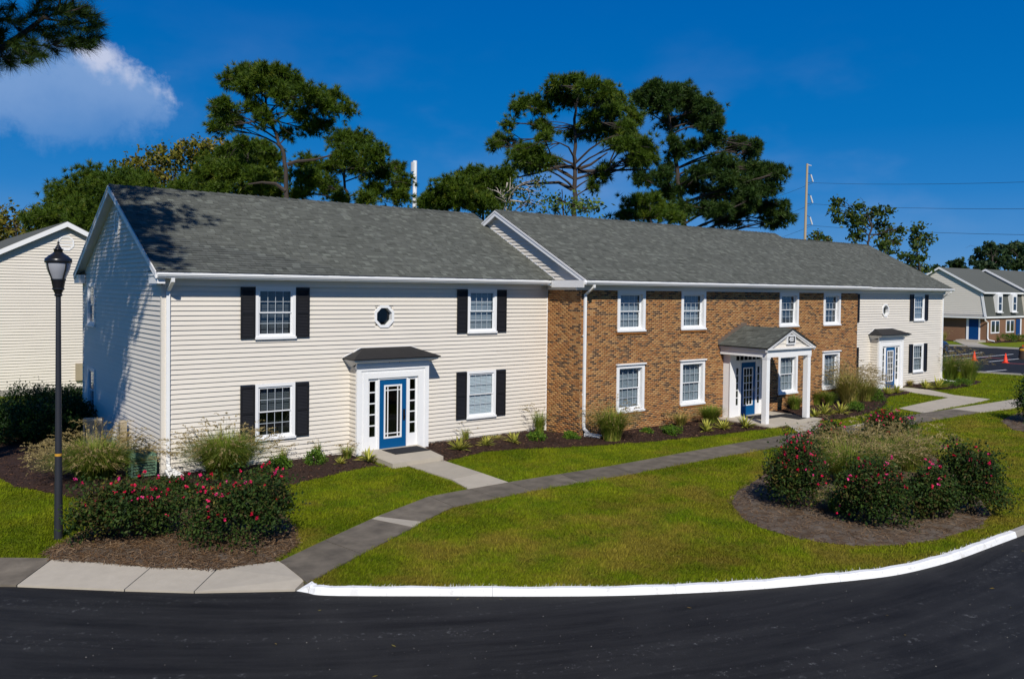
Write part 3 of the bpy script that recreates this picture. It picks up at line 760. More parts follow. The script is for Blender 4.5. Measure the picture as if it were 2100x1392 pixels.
def boards(parent, pl, u0, u1, z0, z1, holes=(), clip=None, c=.129, m='siding', start=None):
    z = z0 if start is None else start
    while z < z1 - .02:
        zt = min(z + c, z1)
        for x, y in cuts(u0, u1, [(h[0], h[1]) for h in holes if h[2] < z + c * .6 and h[3] > z + c * .4]):
            xb, yb, xt, yt = x, y, x, y
            if clip:
                (cl, ch), (dl, dh) = clip(z), clip(zt)
                xb, yb, xt, yt = max(x, cl), min(y, ch), max(x, dl), min(y, dh)
                if yt - xt < .02 and yb - xb < .05: continue
                if yt < xt: xt = yt = .5 * (xt + yt)
            mb = MB(); e = lambda b, t: [pl(b, 0, z + .010), pl(b, .036, z), pl(b, .034, z + .012), pl(t, .003, zt + .006), pl(t, 0, zt + .006)]
            n = 5; st = xb; ln = yb - xb
            while st < yb - 1e-6:      # lengths lap one another at seams
                en = min(st + random.uniform(2.6, 3.9), yb) if ln > 4 else yb
                if yb - en < .5: en = yb
                lift = random.uniform(0, .0035)
                e = lambda b, t: [pl(b, 0, z + .010), pl(b, .036 + lift, z), pl(b, .034 + lift, z + .012), pl(t, .003 + lift, zt + .006), pl(t, 0, zt + .006)]
                A, B = e(st, xt if st == xb else st), e(en, yt if en == yb else en)
                mb.add(A + B, [tuple(range(n)), tuple(range(2 * n - 1, n - 1, -1))] + [(i, i + n, (i + 1) % n + n, (i + 1) % n) for i in range(n)], random.uniform(.2, .8))
                st = en
            mb.build('siding_board', m, parent)
        z += c
PANE = {}
def pane(parent, pl, uc, zc, o, w, h, m='glass'):
    side = abs(pl(1, 0, 0)[1] - pl(0, 0, 0)[1]) > .5
    k = (round(w, 3), round(h, 3), side, m)
    if k not in PANE:
        mb = MB(); a, b = w / 2, h / 2
        if side: mb.box(-.002, .002, -a, a, -b, b)
        else: mb.box(-a, a, -.002, .002, -b, b)
        PANE[k] = mb.mesh('pane'); PANE[k].materials.append(MATS[m])
    o_ = bpy.data.objects.new('pane', PANE[k]); COL.objects.link(o_); o_.parent = parent; o_.location = pl(uc, o, zc)
    return o_
def rect(pl, u0, u1, z0, z1, o): return [pl(u0, o, z0), pl(u1, o, z0), pl(u1, o, z1), pl(u0, o, z1)]
def lites(parent, pl, u0, u1, z0, z1, o, us, zs, bar=.02, m='glass', mm='white_vinyl', name='muntins', bo=.006):
    """panes between cut positions and the bars between them"""
    U = [u0] + us + [u1]; Z = [z0] + zs + [z1]; mb = MB()
    vec = np.array(pl(0, o + bo, 0)) - np.array(pl(0, o - .008, 0))
    for u in us: pbox(mb, pl, u - bar / 2, u + bar / 2, o - .008, o + bo, z0, z1)
    for z in zs:
        for a, b in zip(U[:-1], U[1:]): pbox(mb, pl, a + (bar / 2 if a > u0 else 0), b - (bar / 2 if b < u1 else 0), o - .008, o + bo - .001, z - bar / 2, z + bar / 2)
    if us or zs: mb.build(name, mm, parent)
    for a, b in zip(U[:-1], U[1:]):
        for c, d in zip(Z[:-1], Z[1:]):
            pane(parent, pl, (a + b) / 2, (c + d) / 2, o, b - a - .004, d - c - .004, m)
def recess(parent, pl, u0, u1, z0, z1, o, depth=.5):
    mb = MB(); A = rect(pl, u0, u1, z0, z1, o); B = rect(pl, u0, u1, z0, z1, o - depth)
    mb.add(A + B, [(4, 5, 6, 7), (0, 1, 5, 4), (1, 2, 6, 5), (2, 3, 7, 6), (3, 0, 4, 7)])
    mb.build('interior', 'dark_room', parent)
def window(parent, pl, u0, u1, z0, z1, style, blind=1., gap=.075, cols=4, bmat='blind'):
    """double-hung window in its casing; returns the opening behind the casing"""
    if style == 'siding': cw, ct, cb, co, so, back = .085, .085, .08, .065, .038, -.10
    else: cw, ct, cb, co, so, back = .125, .12, .09, .03, -.105, -.18
    if style == 'gable': cw, ct, cb, co, so, back = .10, .10, .10, .05, .022, -.10
    i0, i1, j0, j1 = u0 + cw, u1 - cw, z0 + cb, z1 - ct
    depth = np.array(pl(0, back, 0)) - np.array(pl(0, co, 0))
    mb = MB(); mb.ring(rect(pl, u0, u1, z0, z1, co), rect(pl, i0, i1, j0, j1, co), depth)
    w = mb.build('window', 'white_trim', parent)
    s = MB(); pbox(s, pl, u0 - .02, u1 + .02, co, co + .035, z0 - .02, z0 + .045); s.build('sill', 'white_trim', w)
    if style == 'brick' and z1 < 3:
        s = MB(); pbox(s, pl, u0 - .04, u1 + .04, 0, co + .06, z1 + .002, z1 + .05); s.build('drip_cap', 'white_trim', w)
    if style == 'brick':   # rowlock of bricks on edge
        s = MB(); n = int((u1 - u0 + .08) / .072); st = (u1 - u0 + .08) / n
        for k in range(n): pbox(s, pl, u0 - .04 + k * st + .005, u0 - .04 + (k + 1) * st - .005, -.02, .035, z0 - .105, z0 - .024, random.uniform(.4, .6))
        s.build('brick_sill', 'brick', w)
    # sashes
    fw = .032; mid = (j0 + j1) / 2
    mb = MB(); d2 = np.array(pl(0, -.05, 0)) - np.array(pl(0, 0, 0))
    a0, a1 = i0 + .02, i1 - .02
    mb.ring(rect(pl, i0, i1, j0, j1, so), rect(pl, a0, a1, j0 + .02, j1 - .02, so), d2)
    mb.build('jamb', 'white_vinyl', w)
    for (c, d, oo) in ((mid - .016, j1 - .02, so - .008), (j0 + .02, mid + .016, so - .030)):
        mb = MB(); mb.ring(rect(pl, a0, a1, c, d, oo), rect(pl, a0 + fw, a1 - fw, c + fw, d - fw, oo), d2 * .5)
        mb.build('sash', 'white_vinyl', w)
        p0, p1, q0, q1 = a0 + fw, a1 - fw, c + fw, d - fw
        lites(w, pl, p0, p1, q0, q1, oo - .012, [p0 + (p1 - p0) * k / cols for k in range(1, cols)], [(q0 + q1) / 2], bar=.012, mm='muntin')
    recess(w, pl, i0 + .005, i1 - .005, j0 + .005, j1 - .005, so - .055, .45)
    if blind:
        mb = MB(); o = so - .055 - gap; z = j1 - .04; zb = j1 - .04 - (j1 - j0 - .06) * blind
        while z > zb:
            mb.add([pl(i0 + .03, o - .016, z), pl(i1 - .03, o - .016, z), pl(i1 - .03, o, z - .04), pl(i0 + .03, o, z - .04)], [(0, 1, 2, 3)]); z -= .046
        mb.build('blind', bmat, w)
    return (i0 - .01, i1 + .01, j0 - .01, j1 + .01)
def shutter(parent, pl, u0, u1, z0, z1):
    mb = MB(); f = .05; zm = (z0 + z1) / 2
    pbox(mb, pl, u0, u0 + f, .037, .076, z0, z1); pbox(mb, pl, u1 - f, u1, .037, .076, z0, z1)
    for a, b in ((z0, z0 + .09), (zm - .04, zm + .04), (z1 - .08, z1)): pbox(mb, pl, u0 + f, u1 - f, .042, .072, a, b)
    pbox(mb, pl, u0 + .01, u1 - .01, .0365, .041, z0 + .01, z1 - .01)
    sh = mb.build('shutter', 'shutter_black', parent)
    lv = MB()
    for a, b in ((z0 + .09, zm - .04), (zm + .04, z1 - .08)):
        z = a
        while z < b - .01:
            zt = min(z + .042, b); lv.hexa([pl(u0 + f, .042, z), pl(u1 - f, .042, z), pl(u1 - f, .066, z), pl(u0 + f, .066, z)], [pl(u0 + f, .042, zt), pl(u1 - f, .042, zt), pl(u1 - f, .047, zt), pl(u0 + f, .047, zt)]); z += .042
    lv.build('louvre_panel', 'shutter_black', sh)
def octagon(pl, uc, zc, r, o, ry=None):
    ry = ry or r
    return [pl(uc + r * cos(pi / 8 + k * pi / 4) / cos(pi / 8), o, zc + ry * sin(pi / 8 + k * pi / 4) / cos(pi / 8)) for k in range(8)]
def oct_window(parent, pl, uc, zc, r):
    mb = MB(); d = np.array(pl(0, -.14, 0)) - np.array(pl(0, .05, 0))
    mb.ring(octagon(pl, uc, zc, r, .05), octagon(pl, uc, zc, r - .08, .05), d)
    w = mb.build('octagonal_window', 'white_trim', parent)
    mb = MB(); mb.add(octagon(pl, uc, zc, r - .082, -.10), [tuple(range(8))]); mb.build('pane', 'glass_dark', w)
    recess(w, pl, uc - r + .1, uc + r - .1, zc - r + .1, zc + r - .1, -.23, .4)
    return (uc - r + .06, uc + r - .06, zc - r + .06, zc + r - .06)
def trim(name, parent, m, *boxes, pl=None):
    mb = MB()
    for b in boxes:
        if pl: pbox(mb, pl, *b)
        else: mb.box(*b)
    return mb.build(name, m, parent)

# storey heights and openings
UZ, LZ = (3.40, 4.86), (.56, 2.13)
F0, F2 = front(0.), front(-1.8)
X1, X2, X3 = 13.12, 30.6, 42.85
XE = 42.85
WIN1 = [(2.47, 3.64), (9.64, 10.83)]; WIN3 = [(39.42, 40.60)]
def entry(xc, style):
    """projecting door surround with sidelights under a small hipped metal hood"""
    d = .45; xl, xr = xc - 1.23, xc + 1.23; pl = front(-d)
    box_ = MB(); box_.box(xl + .002, xl + .12, -d + .06, -.0, -.3, 2.5); box_.box(xr - .12, xr - .002, -d + .06, 0, -.3, 2.5); box_.box(xl + .12, xr - .12, -d + .06, 0, 2.42, 2.5)
    root = box_.build('porch_wall', 'siding', bld)
    boards(root, leftw(xl), -d + .02, 0, -.2, 2.48)
    s = MB(); off = (0, .08, 0)
    def fr(x0, x1, zt, i0, i1, it, o, dep): s.prism([pl(x0, o, -.12), pl(i0, o, -.12), pl(i0, o, it), pl(i1, o, it), pl(i1, o, -.12), pl(x1, o, -.12), pl(x1, o, zt), pl(x0, o, zt)], (0, dep, 0))
    fr(xl - .02, xr + .02, 2.50, xl + .12, xr - .12, 2.38, .045, .12)
    fr(xl + .121, xr - .121, 2.379, xl + .20, xr - .20, 2.30, .02, .09)
    fr(xl + .201, xr - .201, 2.299, xl + .36, xr - .36, 2.14, .035, .10)
    es = s.build('door_surround', 'white_trim', bld)
    trim('entablature', es, 'white_trim', (xl - .06, xr + .06, .0, .085, 2.503, 2.55), (xl - .02, xr + .02, -.03, .03, 2.552, 2.74), pl=pl)
    # door and sidelights stand back in the surround
    o = -.03; dw = .47
    trim('threshold', es, 'kerb_concrete', (xl + .36, xr - .36, -.06, .04, -.10, -.03), pl=pl)
    for a, b in ((xl + .362, xc - dw - .06), (xc + dw + .06, xr - .362)):
        m_ = MB(); m_.ring(rect(pl, a, b, -.03, 2.138, o), rect(pl, a + .07, b - .07, .38, 2.05, o), (0, .05, 0))
        sl = m_.build('sidelight', 'white_trim', bld)
        h = 2.05 - .38
        lites(sl, pl, a + .07, b - .07, .38, 2.05, o - .015, [], [.38 + h * k / 5 for k in range(1, 5)], bar=.035, m='glass_dark', mm='white_trim', bo=.012)
    trim('mullion', es, 'white_trim', (xc - dw - .058, xc - dw - .002, o - .04, o + .03, -.03, 2.138), (xc + dw + .002, xc + dw + .058, o - .04, o + .03, -.03, 2.138), (xc - dw, xc + dw, o - .04, o + .03, 2.085, 2.138), pl=pl)
    g0, g1, h0, h1 = xc - .295, xc + .295, .30, 1.90
    m_ = MB(); m_.ring(rect(pl, xc - dw, xc + dw, -.025, 2.08, o + .005), rect(pl, g0, g1, h0, h1, o + .005), (0, .045, 0))
    dr = m_.build('door', 'door_blue', bld)
    m_ = MB(); m_.ring(rect(pl, g0 - .015, g1 + .015, h0 - .015, h1 + .015, o + .018), rect(pl, g0 + .035, g1 - .035, h0 + .035, h1 - .035, o + .018), (0, .03, 0)); m_.build('glazing_frame', 'white_trim', dr)
    g0 += .035; g1 -= .035; h0 += .035; h1 -= .035; w, h = g1 - g0, h1 - h0
    if style == 'prairie': us, zs = [g0 + .17 * w, g1 - .17 * w], [h0 + .065 * h, h1 - .075 * h]
    else: us, zs = [g0 + w / 3, g0 + 2 * w / 3], [h0 + h * k / 5 for k in range(1, 5)]
    lites(dr, pl, g0, g1, h0, h1, o - .012, us, zs, bar=.028, m='glass_dark', mm='white_trim', bo=.02)
    trim('handle', dr, 'black_plate' if style == 'prairie' else 'chrome', (xc + .36, xc + .43, o + .005, o + .02, .80, 1.14), (xc + .37, xc + .42, o + .02, o + .06, .92, .95), pl=pl)
    recess(dr, pl, xl + .365, xr - .365, -.03, 2.13, o - .07, .9)
    # hood
    e0, e1, ey, ez = xl - .27, xr + .27, -.78, 2.76
    A = [(e0, 0, ez), (e0, ey, ez), (e1, ey, ez), (e1, 0, ez)]; t = 3.03; T = [(xc - .84, 0, t), (xc - .84, -.06, t), (xc + .84, -.06, t), (xc + .84, 0, t)]
    hd = MB(); hd.add(A + T, [(0, 1, 5, 4), (1, 2, 6, 5), (2, 3, 7, 6), (4, 5, 6, 7)])
    hd.add([(x, y, z - .035) for x, y, z in A] + A, [(0, 1, 5, 4), (1, 2, 6, 5), (2, 3, 7, 6), (3, 2, 1, 0)])
    ho = hd.build('hood', 'metal_hood', bld)
    B = [(e0 + .05, 0, ez - .036), (e0 + .05, ey + .05, ez - .036), (e1 - .05, ey + .05, ez - .036), (e1 - .05, 0, ez - .036)]
    Cc = [(e0 + .06, 0, ez - .09), (e0 + .06, ey + .06, ez - .09), (e1 - .06, ey + .06, ez - .09), (e1 - .06, 0, ez - .09)]
    Dd = [(xl - .01, 0, 2.44), (xl - .01, -d - .0, 2.60), (xr + .01, -d - .0, 2.60), (xr + .01, 0, 2.44)]
    cv = MB(); cv.add(B + Cc + Dd, [(0, 1, 5, 4), (1, 2, 6, 5), (2, 3, 7, 6), (4, 5, 9, 8), (5, 6, 10, 9), (6, 7, 11, 10)]); cv.build('cove', 'frieze', ho)
    ed = MB(); ed.tube([(e0 - .01, -.02, ez + .0), (xc - .86, -.02, t + .02), (xc + .86, -.02, t + .02), (e1 + .01, -.02, ez)], .018, 6); ed.build('flashing', 'white_trim', ho)
    return es, pl
# ---- walls of the three sections
wall_a = MB(); holes = []
XC1, XC3 = 6.63, 36.28
def siding_front(name, x0, x1, wins, xc, hidden=()):
    H = []
    for a, b in wins:
        for k, (z0, z1) in enumerate((LZ, UZ)):
            near = x0 < 5
            bl, gp_, bm_ = {(0, 0): (.46, .08, 'blind_dim'), (0, 1): (1, .16, 'blind_dim'), (1, 0): (1, .01, 'blind_white'), (1, 1): (1, .06, 'blind')}[(0 if a < 5 else 1, k) if a < 20 else (1, 1)]
            H.append(window(bld, F0, a, b, z0, z1, 'siding', bl, gp_, bmat=bm_))
            shutter(bld, F0, a - .42, a - .012, z0 + .01, z1 - .02); shutter(bld, F0, b + .012, b + .42, z0 + .01, z1 - .02)
    H.append(oct_window(bld, F0, xc - .1 if x0 < 5 else xc + .18, 3.98, .34))
    mb = MB(); door_hole = (xc - 1.05, xc + 1.05, -.3, 2.42)
    core(mb, F0, x0 + .002, x1, -.3, 5.02, H + [door_hole])
    w = mb.build('front_wall', 'siding', bld)
    boards(w, F0, x0 + .09, x1 - .03, -.19, 4.88, [(h[0] - .04, h[1] + .04, h[2] - .04, h[3] + .04) for h in H] + [(xc - 1.23, xc + 1.23, -.3, 2.75)])
    return w
w1 = siding_front('a', 0., X1, WIN1, XC1)
for b in (33.4 + .012,):   # only this shutter pair shows past the brick section
    for z0, z1 in (LZ, UZ): shutter(bld, F0, b, b + .42, z0 + .01, z1 - .02)
w3 = siding_front('c', X2 - .2, XE, WIN3, XC3)
trim('corner_board', bld, 'siding', (-.03, .085, -.032, -.002, -.25, 4.86)); trim('corner_board', bld, 'siding', (-.032, -.002, .0, .085, -.25, 4.9))
trim('corner_board', bld, 'white_trim', (X1 - .04, X1 + .02, -.03, -.002, -.25, 4.86)); trim('corner_board', bld, 'siding', (XE - .085, XE + .03, -.032, -.002, -.25, 4.86))
es1, pl1 = entry(XC1, 'prairie'); es3, pl3 = entry(XC3, 'french')
def lettering(body, size, loc, m, parent, bold=0., depth=.008):
    me = text_mesh(body, size, 'number', depth, bold)
    o = link('number', me, m, parent); o.rotation_euler = (pi / 2, 0, 0); o.location = loc
    return o
lettering('1', .17, (XC1 - .17, -.49, 2.645), 'letter_dark', es1); lettering('4', .17, (XC1 + .17, -.49, 2.645), 'letter_dark', es1)
# gable end
G1 = leftw(0.)
RS = .514                                                        # roof slope
def under(z, e): return -.42 + e + (z - 5.10) / RS               # where a gable board meets the roof underside
gh = [window(bld, G1, 7.68, 8.79, 3.46, 4.90, 'gable', 0), window(bld, G1, 7.68, 8.79, .53, 2.07, 'gable', 1, .05)]
mb = MB(); core(mb, G1, 0, 9.6, -.3, 5.05, gh); mb.prism([(0.15, .05, 5.05), (.15, 9.55, 5.05), (.15, 4.8, 7.66)], (-.15, 0, 0))
gw = mb.build('gable_wall', 'siding', bld)
boards(gw, G1, .0, 9.62, -.19, 7.62, [(h[0] - .04, h[1] + .04, h[2] - .04, h[3] + .04) for h in gh], clip=lambda z: (0., 9.6) if z < 5.0 else (max(0, under(z, .06)), min(9.6, 9.4 - under(z, .06))))
trim('corner_board', bld, 'siding', (-.032, -.002, 9.53, 9.62, -.25, 4.9))
def louvre_vent(parent, pl, uc, zc, r, ry):
    mb = MB(); d = np.array(pl(0, 0, 0)) - np.array(pl(0, .045, 0))
    mb.ring(octagon(pl, uc, zc, r, .045, ry), octagon(pl, uc, zc, r - .07, .045, ry - .07), d)
    v = mb.build('gable_vent', 'white_trim', parent); s = MB(); z = zc - ry + .09
    while z < zc + ry - .09:
        half = (r - .07) * min(1, 1.35 * sqrt(max(0, 1 - ((z - zc) / (ry - .04)) ** 2))) * .98
        s.hexa([pl(uc - half, .03, z), pl(uc + half, .03, z), pl(uc + half, .012, z), pl(uc - half, .012, z)], [pl(uc - half, .012, z + .055), pl(uc + half, .012, z + .055), pl(uc + half, .004, z + .055), pl(uc - half, .004, z + .055)]); z += .075
    s.build('vent_slats', 'white_vinyl', v)
louvre_vent(bld, G1, 4.71, 6.74, .29, .37)
# ---- bricks
BR = []
def bricks(pl, u0, u1, z0, z1, holes, off=0., wrap0=0., wrap1=0.):
    k = 0; z = z0
    while z < z1:
        zt = z + .0500; u = u0 - (.1065 if k % 2 else 0) + off
        while u < u1:
            for a, b in cuts(max(u, u0), min(u + .1960, u1), [(h[0], h[1]) for h in holes if h[2] < zt - .01 and h[3] > z + .01]):
                if b - a > .03:
                    o = random.uniform(-.002, .0035); r = random.random()
                    t = random.uniform(0, .17) if r < .20 else random.uniform(.22, 1.) if r < .9 else random.uniform(.8, 1)
                    BR.append(([pl(a, o, z), pl(b, o, z), pl(b, o, zt), pl(a, o, zt)], [pl(a, -.02, z), pl(b, -.02, z), pl(b, -.02, zt), pl(a, -.02, zt)], t))
            u += .2134
        z += .0677; k += 1
BW = [(14.83, 16.24), (18.20, 19.62), (24.43, 25.82), (27.75, 29.12)]; BLZ, BUZ = (.55, 2.22), (3.42, 4.86)
bh = []
for i, (a, b) in enumerate(BW):
    bh.append(window(bld, F2, a, b, *BLZ, 'brick', 1, .03)); bh.append(window(bld, F2, a, b, *BUZ, 'brick', 1, .05 + .03 * (i % 2), bmat=('blind', 'blind', 'blind_dim', 'blind_dim')[i]))
DX = 22.01
mb = MB(); core(mb, front(-1.7965), X1 + .0035, X2 - .0035, -.3, 5.02, bh + [(DX - .9, DX + .9, -.3, 2.4)]); mb.box(X1 + .0035, X1 + .15, -1.64, -.01, -.3, 5.02); mb.box(X2 - .15, X2 - .0035, -1.64, -.01, -.3, 5.02)
bwall = mb.build('brick_wall', 'mortar', bld)
cas = [(a - .005, b + .005, z0 - .105, z1) for a, b in BW for z0, z1 in (BLZ, BUZ)] + [(DX - 1.2, DX + 1.2, -.3, 2.42)]
bricks(F2, X1, X2, -.2, 4.88, cas)
bricks(leftw(X1), -1.79, -.03, -.2, 4.88, (), off=.05)
bricks(rightw(X2), -1.79, -.03, -.2, 4.88, (), off=.05)
LC = CP - np.array([0, 0, ZB])
BR.sort(key=lambda b: np.linalg.norm(np.array(b[0][0]) - LC) + (50 if b[0][0][0] > X2 - .05 and b[0][0][1] > -1.75 else 0))
FB = [(0, 1, 2, 3), (0, 4, 5, 1), (1, 5, 6, 2), (2, 6, 7, 3), (3, 7, 4, 0)]
for a, b, t in BR[:300]:
    MB().add(a + b, FB, t).build('brick', 'brick', bwall)
V = np.array([p for a, b, _ in BR[300:] for p in a + b]); n = len(BR) - 300
Fq = (np.arange(n)[:, None, None] * 8 + np.array(FB)[None]).reshape(-1, 4)
tag(link('bricks', np_mesh('bricks', V, Fq, np.repeat([t for *_, t in BR[300:]], 5)), 'brick', bwall), kind='stuff')
# ---- portico and its door
PY = -4.07
pr_ = MB(); pr_.box(DX - 1.46, DX + 1.46, PY + .10, PY + .34, 2.42, 2.70); pr_.box(DX - 1.46, DX - 1.22, PY + .34, -1.81, 2.42, 2.70); pr_.box(DX + 1.22, DX + 1.46, PY + .34, -1.81, 2.42, 2.70); pr_.box(DX - 1.22, DX + 1.22, PY + .34, -1.81, 2.64, 2.69)
por = pr_.build('portico', 'white_trim', bld)
for x in (DX - 1.34, DX + 1.34):
    mb = MB(); mb.box(x - .1, x + .1, PY + .12, PY + .32, -.085, 2.42); mb.box(x - .115, x + .115, PY + .105, PY + .335, 2.36, 2.415)
    for sx in (-.07, .07): mb.box(x + sx - .012, x + sx + .012, PY + .114, PY + .12, 0, 2.3)
    mb.build('post', 'white_trim', por)
RE0, RE1, RZ, RT = DX - 1.60, DX + 1.60, 2.78, 3.49
sl = (RT - RZ) / (DX - RE0)
mb = MB(); mb.prism([(RE0, PY - .02, RZ), (DX, PY - .02, RT), (RE1, PY - .02, RZ), (RE1, PY - .02, RZ - .04), (DX, PY - .02, RT - .06), (RE0, PY - .02, RZ - .04)], (0, -1.805 - PY + .02, 0)); proof = mb.build('portico_roof', 'roof_felt', por)
mb = MB()   # rake mouldings and level cornice
for s_ in (-1, 1):
    for (h0, h1, y0, y1) in ((.042, .10, -.0, .06), (.10, .16, .03, .10)):
        a = [(DX + s_ * 1.58, RZ - h0), (DX, RT - h0 - .02), (DX, RT - h1 - .02), (DX + s_ * (1.58 - .0), RZ - h1)]
        mb.prism([(x, PY + y0, z) for x, z in a], (0, y1 - y0, 0))
mb.box(DX - 1.58, DX + 1.58, PY - .01, PY + .12, 2.702, 2.755)
mb.box(DX - 1.55, DX - 1.46, PY + .12, -1.81, 2.66, 2.74); mb.box(DX + 1.46, DX + 1.55, PY + .12, -1.81, 2.66, 2.74)
mb.build('cornice', 'frieze', por)
mb = MB(); mb.prism([(DX - 1.40, PY + .13, 2.755), (DX + 1.40, PY + .13, 2.755), (DX, PY + .13, 3.375)], (0, .05, 0)); pg = mb.build('pediment', 'siding', por)
for k in range(4):
    z = 2.757 + k * .15; zt = z + .15; hb, ht = max(.02, (3.33 - z) / .443), max(.01, (3.33 - zt) / .443)
    mb = MB(); Y_ = PY + .128; mb.add([(DX - hb, Y_ - .02, z), (DX + hb, Y_ - .02, z), (DX + ht, Y_ - .002, zt), (DX - ht, Y_ - .002, zt), (DX - hb, Y_, z), (DX + hb, Y_, z)], [(0, 1, 2, 3), (0, 4, 5, 1)]); mb.build('siding_board', 'siding', por)
trim('number_plate', por, 'white_trim', (DX - .27, DX + .27, PY + .04, PY + .11, 2.885, 3.235)); trim('number_field', por, 'black_plate', (DX - .215, DX + .215, PY + .034, PY + .045, 2.935, 3.185))
lettering('4501', .172, (DX, PY + .031, 3.06), 'letter_white', por, .004, .003).scale = (.92, 1.35, 1)
# door in its white box
o2 = .33; e2 = front(-1.8)
s = MB(); s.prism([e2(DX - 1.24, o2, -.1), e2(DX - .86, o2, -.1), e2(DX - .86, o2, 2.36), e2(DX + .86, o2, 2.36), e2(DX + .86, o2, -.1), e2(DX + 1.24, o2, -.1), e2(DX + 1.24, o2, 2.42), e2(DX - 1.24, o2, 2.42)], (0, .38, 0))
s.box(DX - 1.27, DX - .95, -2.155, -2.125, -.1, 2.38); s.box(DX + .95, DX + 1.27, -2.155, -2.125, -.1, 2.38)
es2 = s.build('door_surround', 'white_trim', bld)
q2 = front(-2.06)
m_ = MB(); m_.ring(rect(q2, DX - .86, DX + .86, 2.10, 2.355, 0), rect(q2, DX - .80, DX + .80, 2.14, 2.32, 0), (0, .05, 0)); tr = m_.build('transom', 'white_trim', bld)
lites(tr, q2, DX - .80, DX + .80, 2.14, 2.32, -.015, [DX - .8 + 1.6 * k / 6 for k in range(1, 6)], [], bar=.03, m='glass_dark', mm='white_trim', bo=.012)
for a, b in ((DX - .86, DX - .52), (DX + .52, DX + .86)):
    m_ = MB(); m_.ring(rect(q2, a, b, -.09, 2.098, 0), rect(q2, a + .10, b - .10, .36, 1.84, 0), (0, .05, 0)); sl_ = m_.build('sidelight', 'white_trim', bld)
    lites(sl_, q2, a + .10, b - .10, .36, 1.84, -.015, [], [.36 + 1.48 * k / 5 for k in range(1, 5)], bar=.03, m='glass_dark', mm='white_trim', bo=.012)
trim('mullion', es2, 'white_trim', (DX - .518, DX - .478, -.03, .03, -.09, 2.098), (DX + .478, DX + .518, -.03, .03, -.09, 2.098), (DX - .478, DX + .478, -.03, .03, 2.05, 2.098), pl=q2)
m_ = MB(); m_.ring(rect(q2, DX - .476, DX + .476, -.085, 2.048, .0), rect(q2, DX - .30, DX + .30, .32, 1.82, 0), (0, .045, 0)); d2 = m_.build('door', 'door_blue', bld)
m_ = MB(); m_.ring(rect(q2, DX - .315, DX + .315, .305, 1.835, .014), rect(q2, DX - .275, DX + .275, .345, 1.795, .014), (0, .03, 0)); m_.build('glazing_frame', 'white_trim', d2)
lites(d2, q2, DX - .275, DX + .275, .345, 1.795, -.015, [DX - .092, DX + .092], [.345 + 1.45 * k / 5 for k in range(1, 5)], bar=.025, m='glass_dark', mm='white_trim', bo=.02)
trim('handle', d2, 'chrome', (DX + .37, DX + .42, .0, .015, .85, 1.05), (DX + .36, DX + .40, .015, .06, .92, .95), pl=q2)
recess(d2, q2, DX - .855, DX + .855, -.09, 2.35, -.06, .9)
# stepped flashing where the portico roof meets the bricks
mb = MB()
for s_ in (-1, 1):
    for k in range(8):
        xa, xb = DX + s_ * 1.60 * (1 - k / 8), DX + s_ * 1.60 * (1 - (k + 1) / 8); zt = RZ + sl * (1.6 * (k + 1) / 8) + .14
        mb.hexa([(xa, -1.812, RZ + sl * 1.6 * k / 8 - .05), (xb, -1.812, RZ + sl * 1.6 * (k + 1) / 8 - .05), (xb, -1.812, zt), (xa, -1.812, zt)], [(xa, -1.80, RZ + sl * 1.6 * k / 8 - .05), (xb, -1.80, RZ + sl * 1.6 * (k + 1) / 8 - .05), (xb, -1.80, zt), (xa, -1.80, zt)])
mb.build('stepped_flashing', 'flashing', bld)
# ---- roofs
SH = []
def shingles(O, e, s, L, S, owner, expo=.143, x_clip=None, wmul=1.):
    O, e, s = (np.array(x, float) for x in (O, e, s)); e /= np.linalg.norm(e); s /= np.linalg.norm(s); n = np.cross(e, s)
    if n[2] < 0: n = -n
    k = 0; y = 0.
    while y < S - .03:
        yt = min(y + expo + .03, S); x = -random.uniform(0, .3)
        while x < L:
            w = random.choice((.13, .17, .2, .26)) * wmul; a, b = max(x, 0), min(x + w, L); x += w
            if b - a < .02: continue
            h = .024 if random.random() < .5 else .014
            lift = .004
            dy = random.uniform(-.004, .004)
            P = lambda u, v, q: tuple(O + e * u + s * v + n * q)
            q = [P(a + .002, y + dy, lift + h), P(b - .002, y + dy, lift + h), P(b - .002, yt, lift), P(a + .002, yt, lift), P(a + .002, y + dy, 0), P(b - .002, y + dy, 0)]
            r = random.random()
            t = min(1, max(0, random.gauss(.44, .13))) if r < .84 else random.uniform(.75, 1.)
            SH.append((q, t, owner))
        y += expo; k += 1
def gable_roof(x0, x1, ye, yr, ze=5.22, zr=7.85):
    """ridge at yr, front eave at ye; back slope mirrors the front"""
    yb = 2 * yr - ye; mb = MB()
    mb.prism([(x0, ye, ze), (x0, yr, zr), (x0, yb, ze), (x0, yb, ze - .1), (x0, yr, zr - .12), (x0, ye, ze - .1)], (x1 - x0, 0, 0))
    r = mb.build('roof', 'roof_felt', bld)
    s = np.array([0, yr - ye, zr - ze]); S = np.linalg.norm(s)
    shingles((x0 - .02, ye - .03, ze - .014), (1, 0, 0), s, x1 - x0 + .04, S + .03, r)
    cap = MB(); x = x0 - .01; hs = (zr - ze) / (yr - ye)
    while x < x1:
        b = min(x + .30, x1 + .01); h = .018 + .012 * random.random()
        cap.hexa([(x, yr - .15, zr - .15 * hs + .03), (x, yr, zr + .03 + h), (x, yr + .15, zr - .15 * hs + .03), (x, yr, zr - .02)], [(b, yr - .15, zr - .15 * hs + .024), (b, yr, zr + .024), (b, yr + .15, zr - .15 * hs + .024), (b, yr, zr - .02)], random.uniform(.1, .5)); x += .25
    cap.build('ridge_cap', 'shingle', r)
    return r
